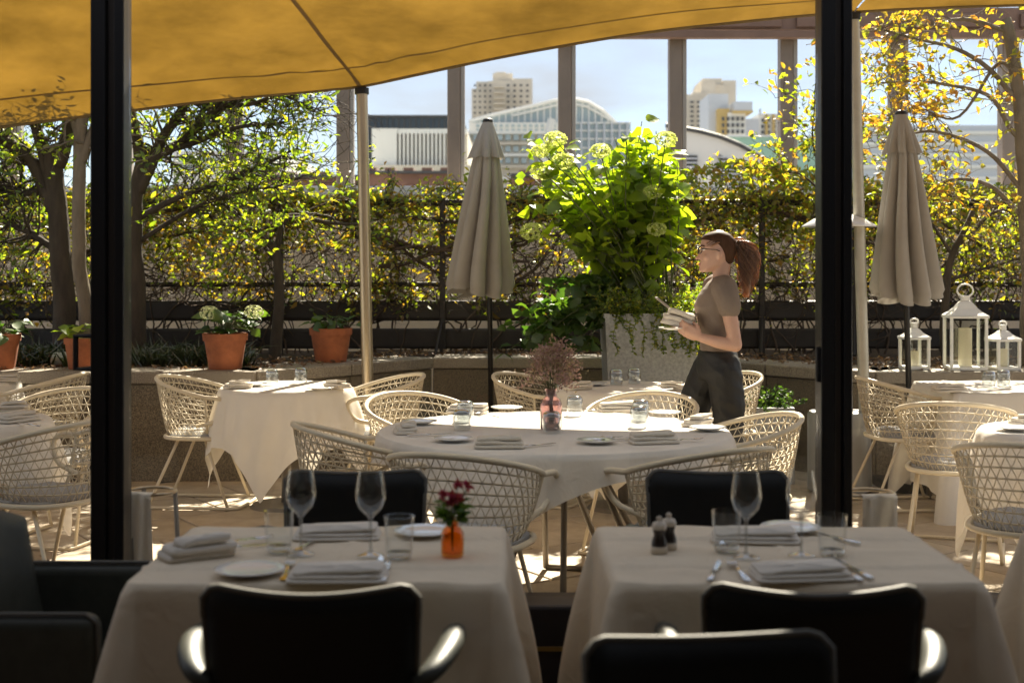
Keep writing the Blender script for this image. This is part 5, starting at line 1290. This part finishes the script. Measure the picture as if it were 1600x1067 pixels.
# ================================================================== THE WAITRESS, walking towards -X
W0 = Vector((1.115, 7.4, 0)); wt = thing('person', 'woman in taupe tee, black trousers and glasses carrying a white cloth, ponytail', 'person', W0)
def loft(mb, secs, n=24):                        # (z, x front, x back, half width, y offset); front is -X
    v = []; m = len(secs)
    for z, xf, xb, hw, *yo in secs:
        yo = yo[0] if yo else 0
        for k in range(n):
            a = 2 * math.pi * k / n; cx = (xf + xb) / 2; v.append((cx + (xb - xf) / 2 * math.cos(a), yo + hw * math.sin(a), z))
    f = [(i * n + k, i * n + (k + 1) % n, (i + 1) * n + (k + 1) % n, (i + 1) * n + k) for i in range(m - 1) for k in range(n)] + [tuple(range(n - 1, -1, -1)), tuple((m - 1) * n + k for k in range(n))]
    mb.add(v, f); return mb
def limb(mb, pts, rad, n=14):
    Q = catmull(pts, 4); rr = []
    for i in range(len(Q)): t = i / 4; k = min(int(t), len(rad) - 2); rr.append(rad[k] + (rad[k + 1] - rad[k]) * (t - k))
    mb.tube(Q, rr, n); mb.sphere(Q[0], rr[0] * .99, 12, 8); mb.sphere(Q[-1], rr[-1] * .99, 12, 8); return mb
SHL, ELL, WRL = (.02, -.155, 1.335), (.075, -.205, 1.035), (-.105, -.155, 1.075)       # her left arm, nearest the camera
SHR, ELR, WRR = (.01, .155, 1.335), (.045, .205, 1.045), (-.135, .085, 1.135)
LEGN = [(.03, -.082, .90), (.055, -.085, .70), (.065, -.085, .47), (.16, -.085, .22), (.22, -.085, .085)]
LEGF = [(-.01, .08, .90), (-.10, .082, .70), (-.155, .082, .48), (-.17, .08, .25), (-.17, .08, .07)]
body = MB()
head = [(1.424, -.072, -.030, .022), (1.432, -.082, -.012, .034), (1.445, -.084, .010, .046), (1.462, -.083, .050, .056), (1.490, -.083, .078, .064), (1.52, -.081, .092, .069), (1.548, -.077, .098, .071), (1.572, -.083, .100, .072), (1.60, -.078, .094, .069), (1.622, -.055, .078, .056), (1.638, -.02, .05, .034)]
loft(body, head, 28)
body.add([(-.078, -.010, 1.548), (-.078, .010, 1.548), (-.109, 0, 1.502), (-.080, -.019, 1.490), (-.080, .019, 1.490), (-.050, 0, 1.52)], [(0, 2, 1), (0, 3, 2), (1, 2, 4), (2, 3, 4), (0, 5, 3), (1, 4, 5), (0, 1, 5), (3, 5, 4)])
body.sphere((-.103, 0, 1.499), (.011, .012, .009), 10, 8); body.sphere((-.084, 0, 1.4715), (.011, .020, .0055), 10, 6); body.sphere((-.083, 0, 1.4605), (.010, .018, .006), 10, 6); body.sphere((-.078, 0, 1.436), (.014, .02, .013), 10, 8)
for sy in (-1, 1): body.sphere((.012, .072 * sy, 1.522), (.017, .009, .030), 10, 8); body.sphere((-.052, .036 * sy, 1.505), (.022, .022, .022), 10, 8)
limb(body, [(.035, 0, 1.47), (.030, 0, 1.41), (.030, 0, 1.36), (.02, 0, 1.30)], [.050, .045, .049, .06])
loft(body, [(.86, -.09, .12, .150), (.93, -.085, .115, .155), (1.0, -.072, .092, .13), (1.07, -.072, .082, .117), (1.15, -.082, .082, .126), (1.235, -.100, .086, .138), (1.30, -.075, .088, .14), (1.35, -.045, .080, .13), (1.385, -.015, .068, .075)], 24)
limb(body, [SHL, (.05, -.18, 1.19), ELL], [.048, .041, .036]); limb(body, [ELL, (-.01, -.19, 1.05), WRL], [.036, .034, .024])
limb(body, [SHR, (.03, .18, 1.19), ELR], [.048, .041, .036]); limb(body, [ELR, (-.05, .15, 1.09), WRR], [.036, .034, .024])
limb(body, LEGN, [.075, .066, .05, .042, .034]); limb(body, LEGF, [.075, .066, .05, .042, .034])
def hand(mb, wrist, fwd, palm_n, curl, side):
    w_ = Vector(wrist); f = Vector(fwd).normalized(); nn = Vector(palm_n).normalized(); nn = (nn - f * nn.dot(f)).normalized(); s_ = f.cross(nn) * side
    limb(mb, [w_, w_ + f * .035, w_ + f * .075], [.024, .026, .026]); limb(mb, [w_ + f * .03 + s_ * .018, w_ + f * .078 + s_ * .026], [.018, .014]); limb(mb, [w_ + f * .03 - s_ * .018, w_ + f * .078 - s_ * .026], [.018, .014])
    for k, (o_, L_) in enumerate(((.029, .062), (.010, .072), (-.010, .068), (-.029, .052))):
        p0 = w_ + f * .080 + s_ * o_; p1 = p0 + (f * math.cos(curl * .5) + nn * math.sin(curl * .5)) * L_ * .45; p2 = p1 + (f * math.cos(curl * 1.3) + nn * math.sin(curl * 1.3)) * L_ * .32; p3 = p2 + (f * math.cos(curl * 2) + nn * math.sin(curl * 2)) * L_ * .25
        limb(mb, [p0, p1, p2, p3], [.0092, .0086, .008, .0072], 10)
    p0 = w_ + f * .022 + s_ * .026; p1 = p0 + (f * .6 + s_ * .55 + nn * .45) * .035; p2 = p1 + (f * .9 + nn * .5) * .028; limb(mb, [p0, p1, p2], [.013, .0105, .0085], 10)
hand(body, WRL, (-.85, .1, .45), (.2, .95, .25), .55, -1)
hand(body, WRR, (-.9, -.25, .12), (0, -.3, 1), .5, 1)
bm_ = remesh(body, .0052, 5, .5); part('body', bm_, M['skin'], wt)
lip = MB(); lip.sphere((-.0855, 0, 1.4705), (.0105, .019, .0042), 10, 6); lip.sphere((-.0845, 0, 1.4620), (.0100, .017, .0046), 10, 6); part('lips', lip, M['lips'], wt, True)
for sy in (-1, 1):
    e = part('eye', MB().sphere((-.069, .031 * sy, 1.5485), (.0115, .0125, .0075), 12, 8), M['eye'], wt, True); part('iris', MB().sphere((-.0775, .031 * sy, 1.5485), (.0042, .0058, .0058), 10, 6), M['iris'], e, True)
    part('eyebrow', MB().tube(catmull([(-.083, .014 * sy, 1.566), (-.081, .034 * sy, 1.570), (-.068, .052 * sy, 1.565)], 4), .0034, 5), M['hair'], wt, True)
# tee and trousers
tee = MB()
loft(tee, [(.965, -.082, .104, .142), (.985, -.081, .102, .139), (1.03, -.082, .096, .131), (1.08, -.084, .092, .128), (1.15, -.097, .093, .137), (1.235, -.118, .099, .150), (1.30, -.090, .101, .153), (1.35, -.055, .092, .145), (1.388, -.018, .078, .092), (1.402, .0, .07, .066)], 28)
limb(tee, [(SHL[0] + .005, SHL[1] + .02, SHL[2] + .005), (.040, -.172, 1.285), (.048, -.180, 1.235)], [.070, .064, .060]); limb(tee, [(SHR[0] + .005, SHR[1] - .02, SHR[2] + .005), (.032, .172, 1.285), (.038, .18, 1.235)], [.070, .064, .060])
def folds(me, amp, sc):
    for v_ in me.vertices:
        c_ = v_.co; k = noise.noise((c_.x * sc, c_.y * sc, c_.z * sc * 1.6 + c_.x * sc)); v_.co = c_ + v_.normal * amp * (1 - 2 * abs(k)) 
    me.update(); return me
part('tee_shirt', folds(remesh(tee, .0065, 3, .5), .0032, 9), M['shirt'], wt)
tro = MB(); loft(tro, [(.84, -.09, .130, .155), (.88, -.098, .138, .162), (.92, -.098, .132, .160), (.97, -.092, .116, .150), (.995, -.088, .108, .143)], 28)
limb(tro, LEGN[:1] + LEGN[1:], [.098, .090, .073, .064, .060]); limb(tro, LEGF, [.098, .090, .073, .064, .060])
part('trousers', folds(remesh(tro, .008, 4, .5), .006, 8), M['trouser'], wt)
for (x, y, lift) in ((.16, -.085, .015), (-.19, .08, 0)):
    part('shoe', remesh(MB().sphere((x - .05, y, .035 + lift), (.11, .042, .035), 16, 10).sphere((x + .045, y, .05 + lift), (.045, .036, .05), 14, 10).box((x - .03, y, .008 + lift), (.22, .07, .016)), .008, 3), M['black_plastic'], wt)
# hair
hr = MB(); loft(hr, [(1.468, .050, .085, .040), (1.49, .030, .098, .060), (1.515, .022, .106, .072), (1.54, .002, .110, .0775), (1.565, -.022, .112, .0795), (1.588, -.058, .109, .0785), (1.606, -.083, .103, .0745), (1.626, -.066, .087, .062), (1.640, -.040, .066, .046), (1.648, -.012, .042, .026)], 30)
hair = part('hair', remesh(hr, .0042, 7, .6), M['hair'], wt)
hs = MB(); hc = Vector((.015, 0, 1.545))
for k in range(110):
    sy = random.choice((-1, 1)); t0 = random.random(); a0 = random.uniform(R(2), R(62))
    st = hc + Vector((-.098 * math.cos(a0) * .93, sy * .0805 * math.sin(a0), .040 + .03 * (1 - math.sin(a0)) + random.uniform(-.05, .035) * math.sin(a0))); en = Vector((.112, sy * random.uniform(0, .012), 1.588 + random.uniform(-.012, .012)))
    P = []
    for i in range(12):
        t = i / 11; q = st.lerp(en, t) - hc; e = Vector((q.x / .099, q.y / .0815, q.z / .1065)); L_ = max(.2, e.length); q = q / L_ if i < 11 else q; P.append(hc + q * random.uniform(.998, 1.006))
    hs.tube(P, [.0011 + .0012 * math.sin(math.pi * i / 11) for i in range(12)], 4, cap=False)
part('hair_strand', hs, M['hair_tail'], hair, True)
part('hair_tie', MB().tube([(.112 + .0, .017 * math.cos(a), 1.588 + .017 * math.sin(a)) for a in [2 * math.pi * k / 14 for k in range(14)]], .007, 7, closed=True), M['hair'], wt, True)
pt = MB(); spine = catmull([(.095, 0, 1.588), (.135, 0, 1.592), (.168, 0, 1.545), (.178, 0, 1.47), (.176, 0, 1.38), (.168, 0, 1.285)], 7); ns = len(spine)
pt.tube(spine, [.010 + .018 * math.sin(math.pi * min(1, .12 + k / ns * .78)) for k in range(ns)], 10)
for k in range(260):
    a = random.uniform(0, 6.28); ph = random.uniform(0, 6.28); sp = random.random() ** .45 * .058; P = []; cut = random.uniform(.65, 1.0)
    for i in range(int(ns * cut)):
        t = i / (ns - 1); e = math.sin(math.pi * min(1, .08 + t * .85)); wv = .017 * math.sin(t * (17 + 9 * sp / .06) + ph) * min(1, t * 3)
        P.append(spine[i] + Vector((math.cos(a) * sp * e + wv, math.sin(a) * sp * e + .009 * math.cos(t * 20 + ph), -.01 * math.sin(a) * t)))
    if len(P) > 4: pt.tube(P, [.0030 * (1 - .6 * i / len(P)) for i in range(len(P))], 4, cap=False)
part('ponytail', pt, M['hair_tail'], wt, True)
sp_ = thing('spectacles', 'thin dark-rimmed spectacles worn by the woman in the taupe tee', 'glasses', W0)
for sy in (-1, 1):
    part('rim', MB().tube([(-.094 + .012 * abs(math.cos(a)) * (1 if math.cos(a) * sy > 0 else 0), .033 * sy + .025 * math.cos(a), 1.544 + .019 * math.sin(a)) for a in [2 * math.pi * k / 24 for k in range(24)]], .0024, 6, closed=True), M['spectacles'], sp_, True)
    part('temple', MB().tube([(-.084, .059 * sy, 1.550), (-.075, .072 * sy, 1.551), (-.01, .079 * sy, 1.546), (.012, .080 * sy, 1.538)], .0022, 6), M['spectacles'], sp_, True)
part('bridge', MB().tube([(-.095, -.010, 1.547), (-.101, 0, 1.551), (-.095, .010, 1.547)], .002, 6), M['spectacles'], sp_, True)
# what she carries
pc = W0 + Vector((-.225, -.06, 1.125))
sc_ = part('carried_plate', MB().lathe([(.001, -.004), (.05, -.004), (.085, .006), (.087, .009), (.05, .0), (.001, .0)], 36), M['china'], None, True); sc_.location = pc + Vector((-.01, -.005, -.008)); tag(sc_, 'white plate held level by the woman in the taupe tee', 'plate')
cm = napkin_mb(.185, .125, .085, 3.3, .15)
cm.v = [(x + .012 * noise.noise((x * 14, y * 14, z * 20)), y, z + .016 * noise.noise((x * 11, y * 9, 2)) * (z > .02)) for x, y, z in cm.v]
cc = part('carried_cloth', cm, M['napkin'], None, True); cc.location = pc + Vector((.005, 0, .004)); cc.rotation_euler = (0, R(14), R(-10)); tag(cc, 'bundled white cloth on the plate the woman carries', 'cloth')
mn = part('menu_board', MB().cbox((0, 0, 0), (.010, .10, .15), .003, 1), M['menu']); mn.location = pc + Vector((-.045, .035, .115)); mn.rotation_euler = (0, R(-52), 0); tag(mn, 'grey menu board sticking up from the cloth the woman carries', 'menu')
